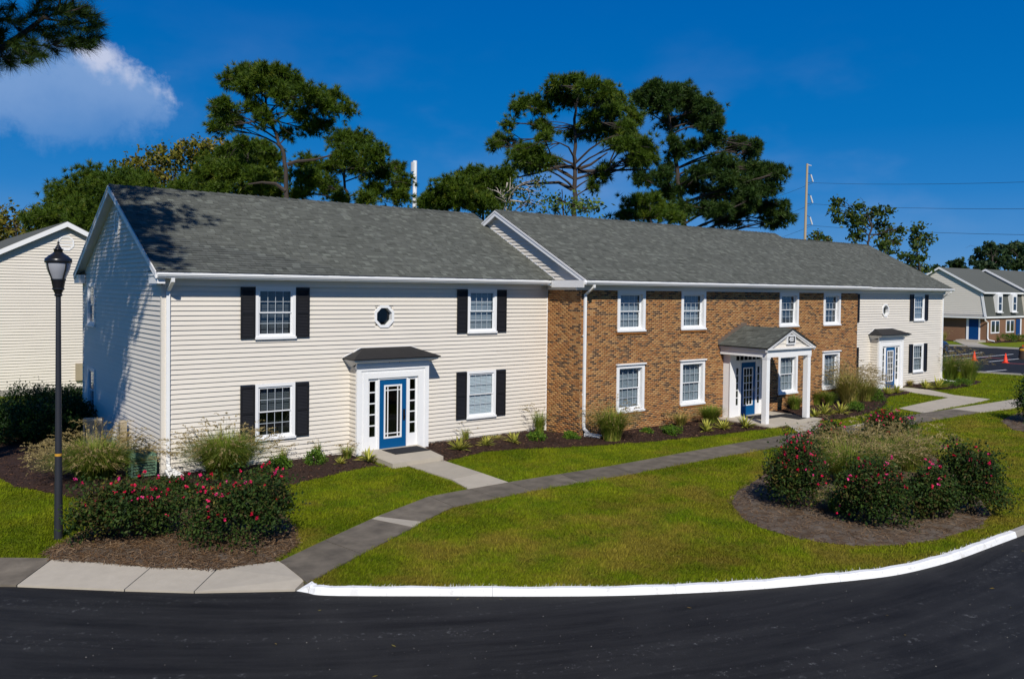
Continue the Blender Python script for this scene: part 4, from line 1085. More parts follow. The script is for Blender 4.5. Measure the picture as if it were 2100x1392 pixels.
def rake_boards(x, ye, yr, r, ze=5.22, zr=7.85, t=.03):
    yb = 2 * yr - ye
    for (a, za) in ((ye, ze), (yb, ze)):
        mb = MB(); mb.prism([(x, a, za - .02), (x, yr, zr - .02), (x, yr, zr - .21), (x, a, za - .19)], (-t, 0, 0)); mb.build('rake_board', 'white_trim', r)
        mb = MB(); mb.prism([(x - t, a, za - .0), (x - t, yr, zr - .0), (x - t, yr, zr - .07), (x - t, a, za - .06)], (-.018, 0, 0)); mb.build('rake_moulding', 'frieze', r)
r1 = gable_roof(-.25, X1 + .08, -.42, 4.7); rake_boards(-.25, -.42, 4.7, r1)
r2 = gable_roof(X1 - .18, X2 + .25, -2.22, 2.9); rake_boards(X1 - .18, -2.22, 2.9, r2)
r3 = gable_roof(X2 - .1, XE + .25, -.42, 4.7)
def soffit_rake(x0, x1, ye, yr, r):
    mb = MB()
    for s_ in (1, -1):
        a, b = (ye + .02, yr) if s_ > 0 else (2 * yr - ye - .02, yr)
        mb.prism([(x0, a, 5.105), (x0, b, 7.715), (x0, b, 7.69), (x0, a, 5.08)], (x1 - x0, 0, 0))
    mb.build('rake_soffit', 'frieze', r)
soffit_rake(-.247, .0, -.42, 4.7, r1); soffit_rake(X1 - .177, X1, -2.22, 2.9, r2)
# the brick section's gable above the lower roof
G2 = leftw(X1 - .0)
def clip2(z):
    lo = -2.22 + (z - 5.05) / RS; hi = min(-.42 + (z - 5.13) / RS + .25, 5.8 - lo)
    return (max(-1.79, lo), hi)
mb = MB(); mb.prism([(X1 + .15, -2.1, 5.05), (X1 + .15, 2.9, 7.65), (X1 + .15, 5.0, 6.5), (X1 + .15, 0, 5.05)], (-.148, 0, 0)); g2w = mb.build('gable_wall', 'siding', bld)
boards(g2w, G2, -2.1, 5.2, 5.08, 7.6, clip=clip2)
mb = MB(); yy = [(-.42 + .05, 5.22), (3.75, 7.36)]; mb.prism([(X1 - .03, a, z + .015) for a, z in yy] + [(X1 - .03, a, z + .085) for a, z in yy[::-1]], (.029, 0, 0)); mb.build('wall_flashing', 'white_trim', r1)
# portico shingles
for s_ in (-1, 1):
    O = (RE0 - .02, PY - .03, RZ) if s_ < 0 else (RE1 + .02, PY - .03, RZ)
    shingles(O, (0, 1, 0), (-s_ * (DX - RE0), 0, RT - RZ), -1.805 - PY + .03, hypot(DX - RE0, RT - RZ) + .02, proof)
def n_vis(q):
    c = np.mean(q[:4], axis=0) - LC
    return np.linalg.norm(c)
SHB = [x for x in SH if x[2] is not proof]; SHP = [x for x in SH if x[2] is proof]
SHB.sort(key=lambda s: n_vis(s[0]))
FS = [(0, 1, 2, 3), (4, 5, 1, 0)]
for q, t, ow in SHB[:300]: MB().add(q, FS, t).build('shingle', 'shingle', ow)
for ow in (r1, r2, r3, proof):
    L_ = [x for x in (SHP if ow is proof else SHB[300:]) if x[2] is ow]
    V = np.array([p for q, _, _ in L_ for p in q]); n = len(L_)
    tag(link('shingles', np_mesh('shingles', V, (np.arange(n)[:, None, None] * 6 + np.array(FS)[None]).reshape(-1, 4), np.repeat([t for _, t, _ in L_], 2)), 'shingle', ow), kind='stuff')
# ---- eaves
def eave(x0, x1, yw, name='a', ends=()):
    trim('soffit', bld, 'frieze', (x0 + .02, x1 - .02, yw - .425, yw + .02, 5.035, 5.065))
    trim('frieze_board', bld, 'frieze', (max(x0, 0.) + .01, x1 - .01, yw - .034, yw - .002, 4.862, 5.033), (max(x0, 0.) + .01, x1 - .01, yw - .055, yw - .035, 4.985, 5.033))
    prof = [(-.428, 5.045), (-.50, 5.045), (-.512, 5.075), (-.535, 5.085), (-.548, 5.12), (-.562, 5.125), (-.562, 5.175), (-.548, 5.175), (-.548, 5.13), (-.428, 5.13)]
    mb = MB(); mb.prism([(x0, yw + y, z) for y, z in prof], (x1 - x0, 0, 0)); mb.build('gutter', 'gutter_white', bld)
    trim('fascia', bld, 'white_trim', (x0 + .01, x1 - .01, yw - .426, yw - .40, 5.066, 5.19))
eave(-.25, X1 - .30, 0.); eave(X1 - .27, X2 + .25, -1.8); eave(X2 + .27, XE + .25, 0.)
# returns at the gable corners
def eave_return(x, y0, y1, s_):
    mb = MB(); mb.box(x + .002, -.035, y0, y1, 4.90, 5.10); mb.box(x - .02, -.034, y0 - .02, y1 + .02, 5.101, 5.19)
    o = mb.build('eave_return', 'white_trim', bld)
    mb = MB(); mb.add([(x - .05, y0 - .04, 5.195), (x - .05, y1 + .04, 5.195), (-.03, y1 + .02, 5.31), (-.03, y0 - .02, 5.31)], [(0, 1, 2, 3)]); mb.build('return_cap', 'shingle', o)
eave_return(-.23, -.40, .42, 1); eave_return(-.23, 9.18, 10.0, 1)
trim('eave_return', bld, 'frieze', (X1 - .30, X1 - .275, -2.22, -.57, 4.95, 5.19)); trim('eave_return', bld, 'frieze', (X1 - .272, X1 - .002, -1.80, -.06, 5.0, 5.035), (X1 - .034, X1 - .002, -1.83, -.04, 4.862, 4.998))
# ---- downspouts
def downspout(x, yg, yw, zb, kick=.28, w=.045, d=.035, parent=bld):
    pts = [(yg, 5.05), (yg, 4.97), (yw - .055, 4.70), (yw - .055, zb + .25), (yw - .09, zb + .14), (yw - kick, zb + .03)]
    mb = MB(); A = []
    for i, (y, z) in enumerate(pts):
        a = np.array(pts[max(i - 1, 0)]); b = np.array(pts[min(i + 1, len(pts) - 1)]); t = (b - a) / np.linalg.norm(b - a); nrm = np.array([-t[1], t[0]])
        A.append([(x - w, y - nrm[0] * d, z - nrm[1] * d), (x + w, y - nrm[0] * d, z - nrm[1] * d), (x + w, y + nrm[0] * d, z + nrm[1] * d), (x - w, y + nrm[0] * d, z + nrm[1] * d)])
    vs = [p for r in A for p in r]
    mb.add(vs, [(i * 4 + k, i * 4 + (k + 1) % 4, i * 4 + 4 + (k + 1) % 4, i * 4 + 4 + k) for i in range(len(pts) - 1) for k in range(4)])
    o = mb.build('downspout', 'gutter_white', parent)
    s = MB()
    for z in (1.3, 3.3): s.box(x - w - .03, x + w + .03, yw - .02 - .003, yw - .0 - .022, z, z + .03)
    s.build('strap', 'gutter_white', o)
downspout(.13, -.48, 0., .0); downspout(X1 + .12, -2.28, -1.8, .0, kick=.30); downspout(XE - .10, -.48, 0., -.1)
# ---- closing walls, not seen from the lawn
mb = MB(); mb.box(XE - .15, XE, .0, 9.6, -.3, 5.05); mb.box(.15, XE - .15, 9.45, 9.6, -.3, 5.05); mb.prism([(XE - .14, .05, 5.05), (XE - .14, 9.55, 5.05), (XE - .14, 4.8, 7.66)], (.14, 0, 0)); mb.prism([(X2 + .15, -2.1, 5.05), (X2 + .15, 2.9, 7.65), (X2 + .15, 5.0, 6.5), (X2 + .15, 0, 5.05)], (-.14, 0, 0))
mb.build('rear_wall', 'siding', bld)
# ================================================================== neighbouring buildings
nb = tag(empty('gabled_house', (0, 0, 0)), 'cream-sided gabled building standing behind the trimmed dark hedge', 'building')
NX, NY, NW, NE, NR = 1.35, 20.4, 4.85, 5.3, 7.80
mb = MB(); mb.box(NX - NW, NX + NW, NY, NY + 22, -.1, NE); mb.prism([(NX - NW, NY, NE), (NX + NW, NY, NE), (NX, NY, NR - .12)], (0, 22, 0)); nw = mb.build('wall', 'siding', nb)
boards(nw, front(NY), NX - NW, NX + NW, .28, NR - .15, clip=lambda z: (NX - NW, NX + NW) if z < NE else (NX - NW * (NR - .1 - z) / (NR - .1 - NE), NX + NW * (NR - .1 - z) / (NR - .1 - NE)))
trim('foundation', nb, 'kerb_concrete', (NX - NW - .01, NX + NW + .01, NY - .03, NY, -.1, .28))
sl_n = (NR - NE) / NW; mb = MB()
mb.prism([(NX - NW - .45, NY - .28, NE - .45 * sl_n + .1), (NX, NY - .28, NR + .1), (NX + NW + .45, NY - .28, NE - .45 * sl_n + .1), (NX + NW + .45, NY - .28, NE - .45 * sl_n - .02), (NX, NY - .28, NR - .03), (NX - NW - .45, NY - .28, NE - .45 * sl_n - .02)], (0, 22.5, 0)); nroof = mb.build('roof', 'shingle', nb)
for s_ in (-1, 1):
    mb = MB(); mb.prism([(NX + s_ * (NW + .45), NY - .28, NE - .45 * sl_n + .07), (NX, NY - .28, NR + .07), (NX, NY - .28, NR - .16), (NX + s_ * (NW + .45), NY - .28, NE - .45 * sl_n - .14)], (0, -.03, 0)); mb.build('rake_board', 'white_trim', nroof)
louvre_vent(nb, front(NY), NX - .02, 6.90, .34, .34)
trim('meter_box', nb, 'cabinet_tan', (1.72, 2.12, NY - .16, NY - .03, .55, 1.35))

mh = tag(empty('mansard_house', (0, 0, .1)), 'two-storey building with slate-grey mansard roof and brick ground floor beyond the car park', 'building')
MX, MY, ML = 88.5, 16.6, 38.; HX = 98.3
MG, MF = leftw(MX), front(MY)
mb = MB(); mb.box(MX, MX + ML, MY, MY + 10, -.3, 2.5); mb.build('brick_wall', 'brick_far', mh)
up = MB(); prof = [(16.62, 2.5), (17.05, 5.25), (21.6, 7.80), (26.1, 5.25), (26.6, 2.5)]
up.prism([(MX + .02, y, z) for y, z in prof], (.1, 0, 0)); uw = up.build('gable_wall', 'siding', mh)
bd = MB(); z = 2.8
while z < 7.5:
    lo = lambda z: 16.70 + (z - 2.5) * .156 if z < 5.25 else 17.1 + (z - 5.25) * 1.784
    a, b = lo(z), lo(z + .2); bd.add([MG(a, .02, z), MG(43.2 - a, .02, z), MG(43.2 - b, .0, z + .2), MG(b, .0, z + .2), MG(a, 0, z), MG(43.2 - a, 0, z)], [(0, 1, 2, 3), (0, 4, 5, 1)]); z += .2
tag(bd.build('siding_boards', 'siding', uw), kind='stuff')
def mansard(x0, x1, dy, name):
    mb = MB(); mb.prism([(x0, y + dy, z) for y, z in ((16.62, 2.5), (17.05, 5.25), (17.05, 5.0), (16.9, 2.5))], (x1 - x0, 0, 0)); a = mb.build('mansard_roof', 'shingle', mh)
    mb = MB(); mb.prism([(x0 - .2, y + dy, z) for y, z in ((16.75, 5.22), (21.6, 7.95), (26.4, 5.22), (26.4, 5.08), (21.6, 7.78), (16.75, 5.08))], (x1 - x0 + .2, 0, 0)); mb.build('upper_roof', 'shingle', a)
    mb = MB(); mb.box(x0 - .2, x1, 16.68 + dy, 16.78 + dy, 5.06, 5.24); mb.box(x0 - .25, x1, 16.42 + dy, 16.60 + dy, 2.45, 2.62); mb.build('gutter', 'gutter_white', a)
    mb = MB()
    mb.prism([(x0 - .2, y + dy, z) for y, z in ((16.72, 5.26), (21.6, 7.98), (21.6, 7.76), (16.72, 5.04))], (-.05, 0, 0)); mb.prism([(x0 - .2, y + dy, z) for y, z in ((26.4, 5.26), (21.6, 7.98), (21.6, 7.76), (26.4, 5.04))], (-.05, 0, 0))
    mb.prism([(x0 - .03, y + dy, z) for y, z in ((16.55, 2.55), (16.98, 5.06), (17.22, 5.06), (16.80, 2.55))], (-.05, 0, 0)); mb.build('rake_board', 'white_trim', a)
    return a
ma, mb2 = mansard(MX, HX, 0, 'a'), mansard(HX, MX + ML, -.75, 'b')
mb = MB(); mb.box(HX, MX + ML, MY - .75, MY, -.3, 2.5); mb.build('wall', 'siding', mh)
mb = MB(); mb.prism([(HX, y - .75, z) for y, z in ((16.62, 2.5), (17.05, 5.1), (21.6, 7.8), (22.5, 7.3), (17.9, 5.0), (17.6, 2.5))], (.1, 0, 0)); mb.build('party_wall', 'siding', mh)
mb = MB(); mb.prism([(MX, y, z) for y, z in ((15.9 + .7, 2.62), (26.6, 2.62), (26.6, 2.45), (16.6, 2.45))], (-.5, 0, 0)); mb.build('pent_roof', 'shingle', mh)
trim('gutter', mh, 'gutter_white', (MX - .62, MX - .5, 16.4, 26.6, 2.43, 2.58))
def dormer(xc):
    mb = MB(); w = .62
    mb.hexa([(xc - w, 16.5, 3.05), (xc + w, 16.5, 3.05), (xc + w, 16.5, 5.05), (xc - w, 16.5, 5.05)], [(xc - w, 17.2, 3.05), (xc + w, 17.2, 3.05), (xc + w, 17.2, 5.05), (xc - w, 17.2, 5.05)]); d = mb.build('dormer', 'white_trim', mh)
    mb = MB(); mb.box(xc - .33, xc + .33, 16.47, 16.49, 3.3, 4.75); mb.build('pane', 'car_glass', d)
    mb = MB(); mb.box(xc - .33, xc + .33, 16.44, 16.468, 3.98, 4.05); mb.box(xc - .7, xc + .7, 16.38, 16.49, 3.0, 3.08); mb.build('frame', 'white_trim', d)
for x in (91.55, 95.3): dormer(x)
def pair_window(xc, z0=.80, z1=2.2, w=1.05):
    mb = MB(); mb.box(xc - w, xc + w, MY - .05, MY - .002, z0, z1); d = mb.build('window', 'white_trim', mh)
    for s_ in (-1, 1):
        mb = MB(); mb.box(xc + s_ * w / 2 - .40, xc + s_ * w / 2 + .40, MY - .06, MY - .051, z0 + .15, z1 - .08); mb.build('pane', 'car_glass', d)
pair_window(90.6); pair_window(94.4)
mb = MB(); mb.box(MX - .06, MX - .002, 17.35, 18.35, .1, 2.3); d = mb.build('door', 'door_blue_dark', mh); trim('frame', d, 'white_trim', (MX - .08, MX - .001, 18.36, 18.6, .1, 2.38), (MX - .08, MX - .001, 17.2, 17.34, .1, 2.38))
mb = MB(); mb.box(96.0, 97.0, MY - .06, MY - .002, .1, 2.25); d = mb.build('door', 'door_blue_dark', mh); trim('frame', d, 'white_trim', (97.02, 97.3, MY - .08, MY - .001, .1, 2.3))
mb = MB(); mb.tube([(MX - .56, 16.5, 2.45), (MX - .5, 16.52, 2.25), (MX + .05, 16.45, 2.0), (MX + .05, 16.45, .4), (MX - .1, 16.3, .15), (MX - .1, 15.7, .05)], .07, 6); mb.build('downspout', 'gutter_white', mh)
st = tag(empty('doorstep', (0, 0, 0)), kind='structure')
for k, (x0, x1, z) in enumerate(((MX - 1.6, MX - .02, .22), (MX - 2.1, MX - 1.6, .11))):
    mb = MB(); mb.box(x0, x1, 16.6, 19., -.1, z); mb.build('step', 'concrete_light', st)
sheet('path_slab', [(PK_B[2][0] + .8, PK_B[2][1] - 1.5), (PK_B[2][0] + 2.2, PK_B[2][1] - 3.), (MX - 2.1, 16.8), (MX - 2.1, 18.8)], .05, 'concrete_light', st, .1)
farbed = [(MX - 1.6, 19.2), (MX - .1, 19.2), (MX - .1, 25), (MX - 2.6, 25)]
bed('mulch_bed', farbed, 'mulch', 'mulch_chip', 300, cell=.25, rise=.1)
bed('mulch_bed', [(MX - 1.2, 16.5), (MX - 1.2, 15.3), (MX + 3, 14.9), (MX + 12, 14.9), (MX + 12, 16.6)], 'mulch', 'mulch_chip', 300, cell=.25, rise=.1)

# ================================================================== street furniture and fixtures
LB = gp(120, 1105)
def lz(v, u=126): return on(u, v, 1, LB[1])[2]
lamp = tag(empty('street_lamp', tuple(LB)), 'tall black post lamp with acorn lantern and orange band beside the pavement', 'street lamp')
zt = lz(606)
mb = MB(); mb.lathe([(.084, -.05), (.080, .1), (.071, 1.), (.062, zt * .36), (.052, zt * .7), (.046, zt)], n=20); mb.build('pole', 'lamp_pole', lamp, smooth=True)
zb_ = lz(931, 122)
mb = MB(); rr = .0665; mb.lathe([(rr, zb_ - .03), (rr, zb_ + .02)], n=20); mb.build('orange_band', 'band_yellow', lamp)
zc = lz(572); mb = MB(); h = zc - zt
mb.lathe([(.052, zt - .02), (.074, zt), (.074, zt + .02), (.061, zt + .03), (.087, zt + .3 * h), (.109, zt + .36 * h), (.109, zt + .45 * h), (.100, zt + .46 * h), (.126, zt + .9 * h), (.135, zt + .92 * h), (.135, zt + h), (.000, zt + h)], n=24); cup = mb.build('lantern_cup', 'lamp_black', lamp, smooth=False)
zg = lz(539); hg = zg - zc; mb = MB(); mb.lathe([(.126, zc), (.150, zc + .18 * hg), (.178, zc + .4 * hg), (.202, zc + .62 * hg), (.216, zc + .85 * hg), (.219, zg)], n=32); mb.build('globe', 'lamp_glass', lamp, smooth=True)
for k in range(4):
    a = k * pi / 2 + .45; mb = MB(); mb.tube([(r * cos(a), r * sin(a), z) for r, z in ((.131, zc - .02), (.158, zc + .18 * hg), (.187, zc + .4 * hg), (.211, zc + .62 * hg), (.224, zc + .85 * hg), (.233, zg + .03))], .014, 6); mb.build('rib', 'lamp_black', lamp)
zk = lz(518); hk = zk - zg; mb = MB(); mb.lathe([(.000, zg - .004), (.235, zg - .003), (.242, zg + .02 * hk), (.239, zg + .38 * hk), (.228, zg + .41 * hk), (.209, zg + .50 * hk), (.170, zg + .68 * hk), (.126, zg + .84 * hk), (.096, zg + .93 * hk), (.087, zg + hk)], n=32); cap = mb.build('cap', 'lamp_black', lamp, smooth=True)
zf = lz(492); hf = zf - zk; mb = MB(); mb.lathe([(.080, zk - .01), (.080, zk + .20 * hf), (.094, zk + .22 * hf), (.094, zk + .28 * hf), (.065, zk + .30 * hf), (.054, zk + .36 * hf), (.035, zk + .52 * hf), (.014, zk + .66 * hf), (.010, zk + .70 * hf), (.030, zk + .77 * hf), (.010, zk + .84 * hf), (.003, zf)], n=16); mb.build('finial', 'lamp_black', cap, smooth=True)

ac = tag(empty('utility_pedestal', (-.46, .22, .10)), 'green louvred metal cabinet beside the corner of the cream gable', 'cabinet')
mb = MB(); mb.prism([(-.31, -.31, 0), (.31, -.31, 0), (.33, -.2, 0), (.33, .31, 0), (-.33, .31, 0), (-.33, -.2, 0)], (0, 0, .50)); mb.hexa([(-.33, -.31, .50), (.33, -.31, .50), (.33, .31, .50), (-.33, .31, .50)], [(-.24, -.20, .62), (.24, -.20, .62), (.24, .24, .62), (-.24, .24, .62)]); mb.build('housing', 'ac_green', ac)
mb = MB()
for k in range(6): mb.box(-.27, .27, -.318, -.311, .05 + k * .07, .075 + k * .07); mb.box(-.337, -.331, -.16, .26, .05 + k * .07, .075 + k * .07)
mb.build('louvres', 'ac_dark', ac)
CB = gp(191, 925); ch = on(191, 857, 1, CB[1])[2]
cbn = tag(empty('meter_cabinet', (CB[0], CB[1], .05), -.35), 'tan weathered utility cabinet behind the plumed grass at the gable', 'cabinet')
mb = MB(); mb.box(-.25, .25, -.14, .14, -.1, ch - .12); mb.build('case', 'cabinet_tan', cbn); mb = MB(); mb.hexa([(-.27, -.16, ch - .12), (.27, -.16, ch - .12), (.27, .16, ch - .12), (-.27, .16, ch - .12)], [(-.25, -.12, ch - .05), (.25, -.12, ch - .05), (.25, .14, ch - .05), (-.25, .14, ch - .05)]); mb.build('lid', 'cabinet_tan', cbn)
mb = MB(); mb.box(-.20, -.17, -.148, -.141, .3, .75); mb.build('latch', 'lamp_pole', cbn)
mp_ = tag(empty('conduit_post', (-.22, 3.15, .10)), 'narrow tan service post against the shaded gable siding', 'service post')
mb = MB(); mb.box(-.09, .09, -.10, .10, -.1, .95); mb.build('case', 'cabinet_tan', mp_); mb = MB(); mb.hexa([(-.1, -.11, .95), (.1, -.11, .95), (.1, .11, .95), (-.1, .11, .95)], [(-.06, -.09, 1.0), (.06, -.09, 1.0), (.06, .09, 1.0), (-.06, .09, 1.0)]); mb.build('cap', 'cabinet_tan', mp_); mb = MB(); mb.box(-.097, -.091, -.04, .0, .5, .85); mb.build('slot', 'ac_dark', mp_)
def splash(loc, rz, label):
    o = tag(empty('splash_block', loc, rz), label, 'splash block', 'splash blocks under the downspouts')
    mb = MB(); mb.hexa([(-.10, .25, 0), (.10, .25, 0), (.16, -.32, -.02), (-.16, -.32, -.02)], [(-.10, .25, .05), (.10, .25, .05), (.16, -.32, .02), (-.16, -.32, .02)]); mb.build('tray', 'kerb_paint', o)
    mb = MB()
    for s_ in (-1, 1): mb.hexa([(s_ * .10, .25, .05), (s_ * .125, .25, .05), (s_ * .19, -.33, .02), (s_ * .155, -.33, .02)], [(s_ * .10, .25, .10), (s_ * .125, .25, .10), (s_ * .19, -.33, .06), (s_ * .155, -.33, .06)])
    mb.box(-.125, .125, .25, .275, .0, .11); mb.build('rim', 'kerb_paint', o)
splash((.15, -.42, .11), 0, 'white splash block under the downspout at the cream corner'); splash((X1 + .16, -2.28, .08), .35, 'white splash block under the brick corner downspout'); splash((XE - .1, -.5, .05), .2, 'white splash block under the downspout facing the car park')
def doormat(x, y, z, w, d, label, grp=None):
    mb = MB(); mb.box(-w / 2, w / 2, -d / 2, d / 2, 0, .015); o = mb.build('doormat', 'mat_black', None, (x, y, z)); tag(o, label, 'doormat', grp)
    mb = MB(); mb.ring([(-w / 2 - .03, -d / 2 - .03, 0), (w / 2 + .03, -d / 2 - .03, 0), (w / 2 + .03, d / 2 + .03, 0), (-w / 2 - .03, d / 2 + .03, 0)], [(-w / 2, -d / 2, 0), (w / 2, -d / 2, 0), (w / 2, d / 2, 0), (-w / 2, d / 2, 0)], (0, 0, .01)); mb.build('rubber_edge', 'rubber', o)
doormat(6.75, -1.05, .142, 1.15, .75, 'black doormat before the blue door numbered 1 and 4')
doormat(22.05, -2.75, .072, 1.2, .75, 'dark doormat at the foot of the blue portico door'); doormat(23.15, -3.35, .072, .85, 1.15, 'dark mat lying on the portico slab beside the outer post')
# traffic cones
def cone(P, label):
    o = tag(empty('traffic_cone', (P[0], P[1], .012)), label, 'traffic cone', 'orange cones in the car park')
    mb = MB(); mb.lathe([(.165, .03), (.03, .70), (.0, .705)], n=20); mb.build('cone_body', 'cone_orange', o, smooth=True); mb = MB(); mb.prism([(-.21, -.15, 0), (-.15, -.21, 0), (.15, -.21, 0), (.21, -.15, 0), (.21, .15, 0), (.15, .21, 0), (-.15, .21, 0), (-.21, .15, 0)], (0, 0, .035)); mb.build('base', 'cone_orange', o)
cone(gp(1998, 739.5), 'orange traffic cone standing where two parking lines cross'); cone(gp(2062, 744), 'orange traffic cone beside the red painted parking line')
BP = gp(2097, 736)
ba = tag(empty('channel_drum', (BP[0], BP[1], .012)), 'dark striped traffic drum at the edge of the car park', 'traffic drum')
mb = MB(); mb.lathe([(.29, 0), (.29, .3), (.27, .31), (.27, .6), (.25, .61), (.25, .85), (.20, .95), (0, .95)], n=18); mb.build('drum', 'barrel_dark', ba); mb = MB(); mb.lathe([(.275, .66), (.262, .82)], n=18); mb.build('reflective_band', 'band_yellow', ba); mb = MB(); mb.box(-.06, .06, -.02, .02, .95, 1.1); mb.build('handle', 'cone_orange', ba)
# parked car behind the end wall
cp_ = gp(1946, 722)
car = tag(empty('parked_car', (66.3, 12.1, .01), 0.), 'dark blue car parked half hidden by the end of the building', 'car')
def car_body():
    st = [(-2.25, .45, .75, .80), (-2.15, .32, .95, .86), (-1.6, .28, 1.02, .90), (-.9, .28, 1.08, .92), (.9, .28, 1.05, .92), (1.7, .28, .95, .90), (2.1, .30, .85, .84), (2.25, .42, .70, .72)]
    mb = MB(); vs = []
    for x, z0, z1, w in st: vs += [(x, -w, z0 + .08), (x, -w * .98, z1 - .12), (x, -w * .86, z1), (x, w * .86, z1), (x, w * .98, z1 - .12), (x, w, z0 + .08), (x, w * .9, z0), (x, -w * .9, z0)]
    n = 8; fs = [(i * n + k, i * n + (k + 1) % n, (i + 1) * n + (k + 1) % n, (i + 1) * n + k) for i in range(len(st) - 1) for k in range(n)] + [tuple(range(n)), tuple((len(st) - 1) * n + k for k in range(n))]
    mb.add(vs, fs); return mb.build('body', 'car_paint', car, smooth=False)
car_body()
mb = MB(); mb.hexa([(-2.05, -.80, .98), (1.05, -.80, 1.02), (1.05, .80, 1.02), (-2.05, .80, .98)], [(-1.75, -.62, 1.62), (.25, -.62, 1.64), (.25, .62, 1.64), (-1.75, .62, 1.62)]); mb.build('glasshouse', 'car_glass', car)
mb = MB(); mb.hexa([(-1.80, -.65, 1.60), (.30, -.65, 1.62), (.30, .65, 1.62), (-1.80, .65, 1.60)], [(-1.70, -.58, 1.68), (.15, -.58, 1.70), (.15, .58, 1.70), (-1.70, .58, 1.68)])
for x, y in ((-1.9, .7), (-.7, .75), (.65, .72)):
    for s_ in (-1, 1): mb.hexa([(x - .05, s_ * .815, 1.0), (x + .05, s_ * .815, 1.0), (x + .05, s_ * .78, 1.0), (x - .05, s_ * .78, 1.0)], [(x * .8 - .05, s_ * .64, 1.62), (x * .8 + .05, s_ * .64, 1.62), (x * .8 + .05, s_ * .60, 1.62), (x * .8 - .05, s_ * .60, 1.62)])
mb.build('roof', 'car_paint', car)
for x in (-1.4, 1.45):
    for s_ in (-1, 1):
        w = empty('wheel', (x, s_ * .84, .34), 0, car); mb = MB(); mb.tube([(0, -.11, 0), (0, .11, 0)], .34, 20); mb.build('tyre', 'rubber', w); mb = MB(); mb.tube([(0, -.118, 0), (0, .118, 0)], .21, 10); mb.build('rim', 'chrome', w)
# cell mast, power pole and wires far behind
def zpt(u, v, P): return on(u, v, 1, P[1])[2]
MP = at_depth(850.5, 400, 85); mt = zpt(850.5, 330, MP); mast = tag(empty('mast', (MP[0], MP[1], 0)), 'slim white mast rising behind the roof between the pines', 'mast')
mb = MB(); mb.lathe([(.26, 0), (.21, mt - 3.2)], n=12); mb.build('pole', 'white_trim', mast); mb = MB(); mb.lathe([(.21, mt - 3.2), (.21, mt), (0, mt)], n=12); mb.build('antenna_shroud', 'white_vinyl', mast); mb = MB(); mb.box(-.38, -.12, -.15, .15, mt - 1.1, mt - .15); mb.build('radio_unit', 'insulator', mast)
PP = at_depth(1650, 420, 110); pt_ = zpt(1652, 336, PP)
pole = tag(empty('utility_pole', (PP[0], PP[1], 0)), 'tall wooden power pole with three angled insulators beyond the roof', 'utility pole')
R0 = AX[0] * np.array([1, 1, 0]); R0 /= np.linalg.norm(R0)
mb = MB(); mb.tube([(0, 0, 0), tuple(R0 * .25 + np.array([0, 0, pt_]))], [.20, .14], 10); mb.build('pole_shaft', 'pole_wood', pole)
mb = MB(); mb.tube([tuple(R0 * .25 + np.array([0, 0, pt_ - .15])), tuple(R0 * .8 + np.array([0, 0, pt_ - .25]))], .06, 6); mb.build('top_bracket', 'insulator', pole)
tips = []
for k, (va, vb) in enumerate(((359, 377), (402, 420), (446, 464))):
    a = R0 * .3 + np.array([0, 0, zpt(1652, va - 4, PP)]); m_ = R0 * .75 + np.array([0, 0, zpt(1656, va, PP)]); b = R0 * 1.05 + np.array([0, 0, zpt(1666, vb - 2, PP)]); b0 = R0 * .25 + np.array([0, 0, zpt(1652, vb - 1, PP)])
    mb = MB(); mb.tube([a, m_], .03, 5); mb.tube([b0, b], .035, 5); br = mb.build('bracket', 'lamp_pole', pole); mb = MB(); mb.tube([m_, b], .10, 8); mb.build('insulator', 'insulator', br); tips.append(np.array([PP[0], PP[1], 0]) + b)
WL = ((1560, 402, 353), (1560, 446, 408), (1560, 486, 461))
wn = ('topmost', 'middle', 'lowest')
for k, (ul, vl, vr) in enumerate(WL):
    A = at_depth(ul - 150, vl + (vl - tips[k][2] * 0) * 0 + 38, 150); B = tips[k] - np.array([0, 0, .15]); Cc = at_depth(2100, vr, 75); Dd = B + (Cc - B) * 2.2
    def span(P, Q, sag, n=14): return [P + (Q - P) * t + np.array([0, 0, -4 * sag * t * (1 - t)]) for t in np.linspace(0, 1, n)]
    mb = MB(); mb.tube(span(A, B, 1.0), .018, 5); mb.tube(span(B, Dd, .9), .018, 5)
    tag(mb.build('power_line', 'wire'), f'{wn[k]} of three dark power lines strung from the wooden pole', 'power line', 'power lines on the wooden pole')
# ================================================================== vegetation
def unit(v): return v / (np.linalg.norm(v, axis=-1, keepdims=True) + 1e-9)
def rand_dirs(n, up=None):
    d = unit(RNG.normal(size=(n, 3)))
    return d
def blades_mesh(name, base, tip, width, tone, side=None):
    """thin triangles from base to tip"""
    n = len(base); d = tip - base
    if side is None: side = unit(np.cross(d, rand_dirs(n)))
    w = side * np.asarray(width).reshape(-1, 1) * .5
    V = np.stack([base - w, base + w, tip], 1).reshape(-1, 3)
    return np_mesh(name, V, np.arange(3 * n).reshape(n, 3), tone)
def leaves_mesh(name, C, size, tone, flat=.3, aspect=.55):
    """diamond leaves facing random directions"""
    n = len(C); nrm = unit(RNG.normal(size=(n, 3)) + np.array([0, 0, flat])); u = unit(np.cross(nrm, rand_dirs(n))); v = np.cross(nrm, u)
    s = np.asarray(size).reshape(-1, 1)
    V = np.stack([C - u * s, C + v * s * aspect, C + u * s, C - v * s * aspect], 1).reshape(-1, 3)
    return np_mesh(name, V, np.arange(4 * n).reshape(n, 4), tone)
def curve(a, b, sag=0., n=5, wob=.0):
    a, b = np.array(a, float), np.array(b, float); d = np.linalg.norm(b - a); r = RNG.normal(size=3) * wob * d
    return [a + (b - a) * t + np.array([0, 0, sag * d * 4 * t * (1 - t)]) + r * 4 * t * (1 - t) for t in np.linspace(0, 1, n)]
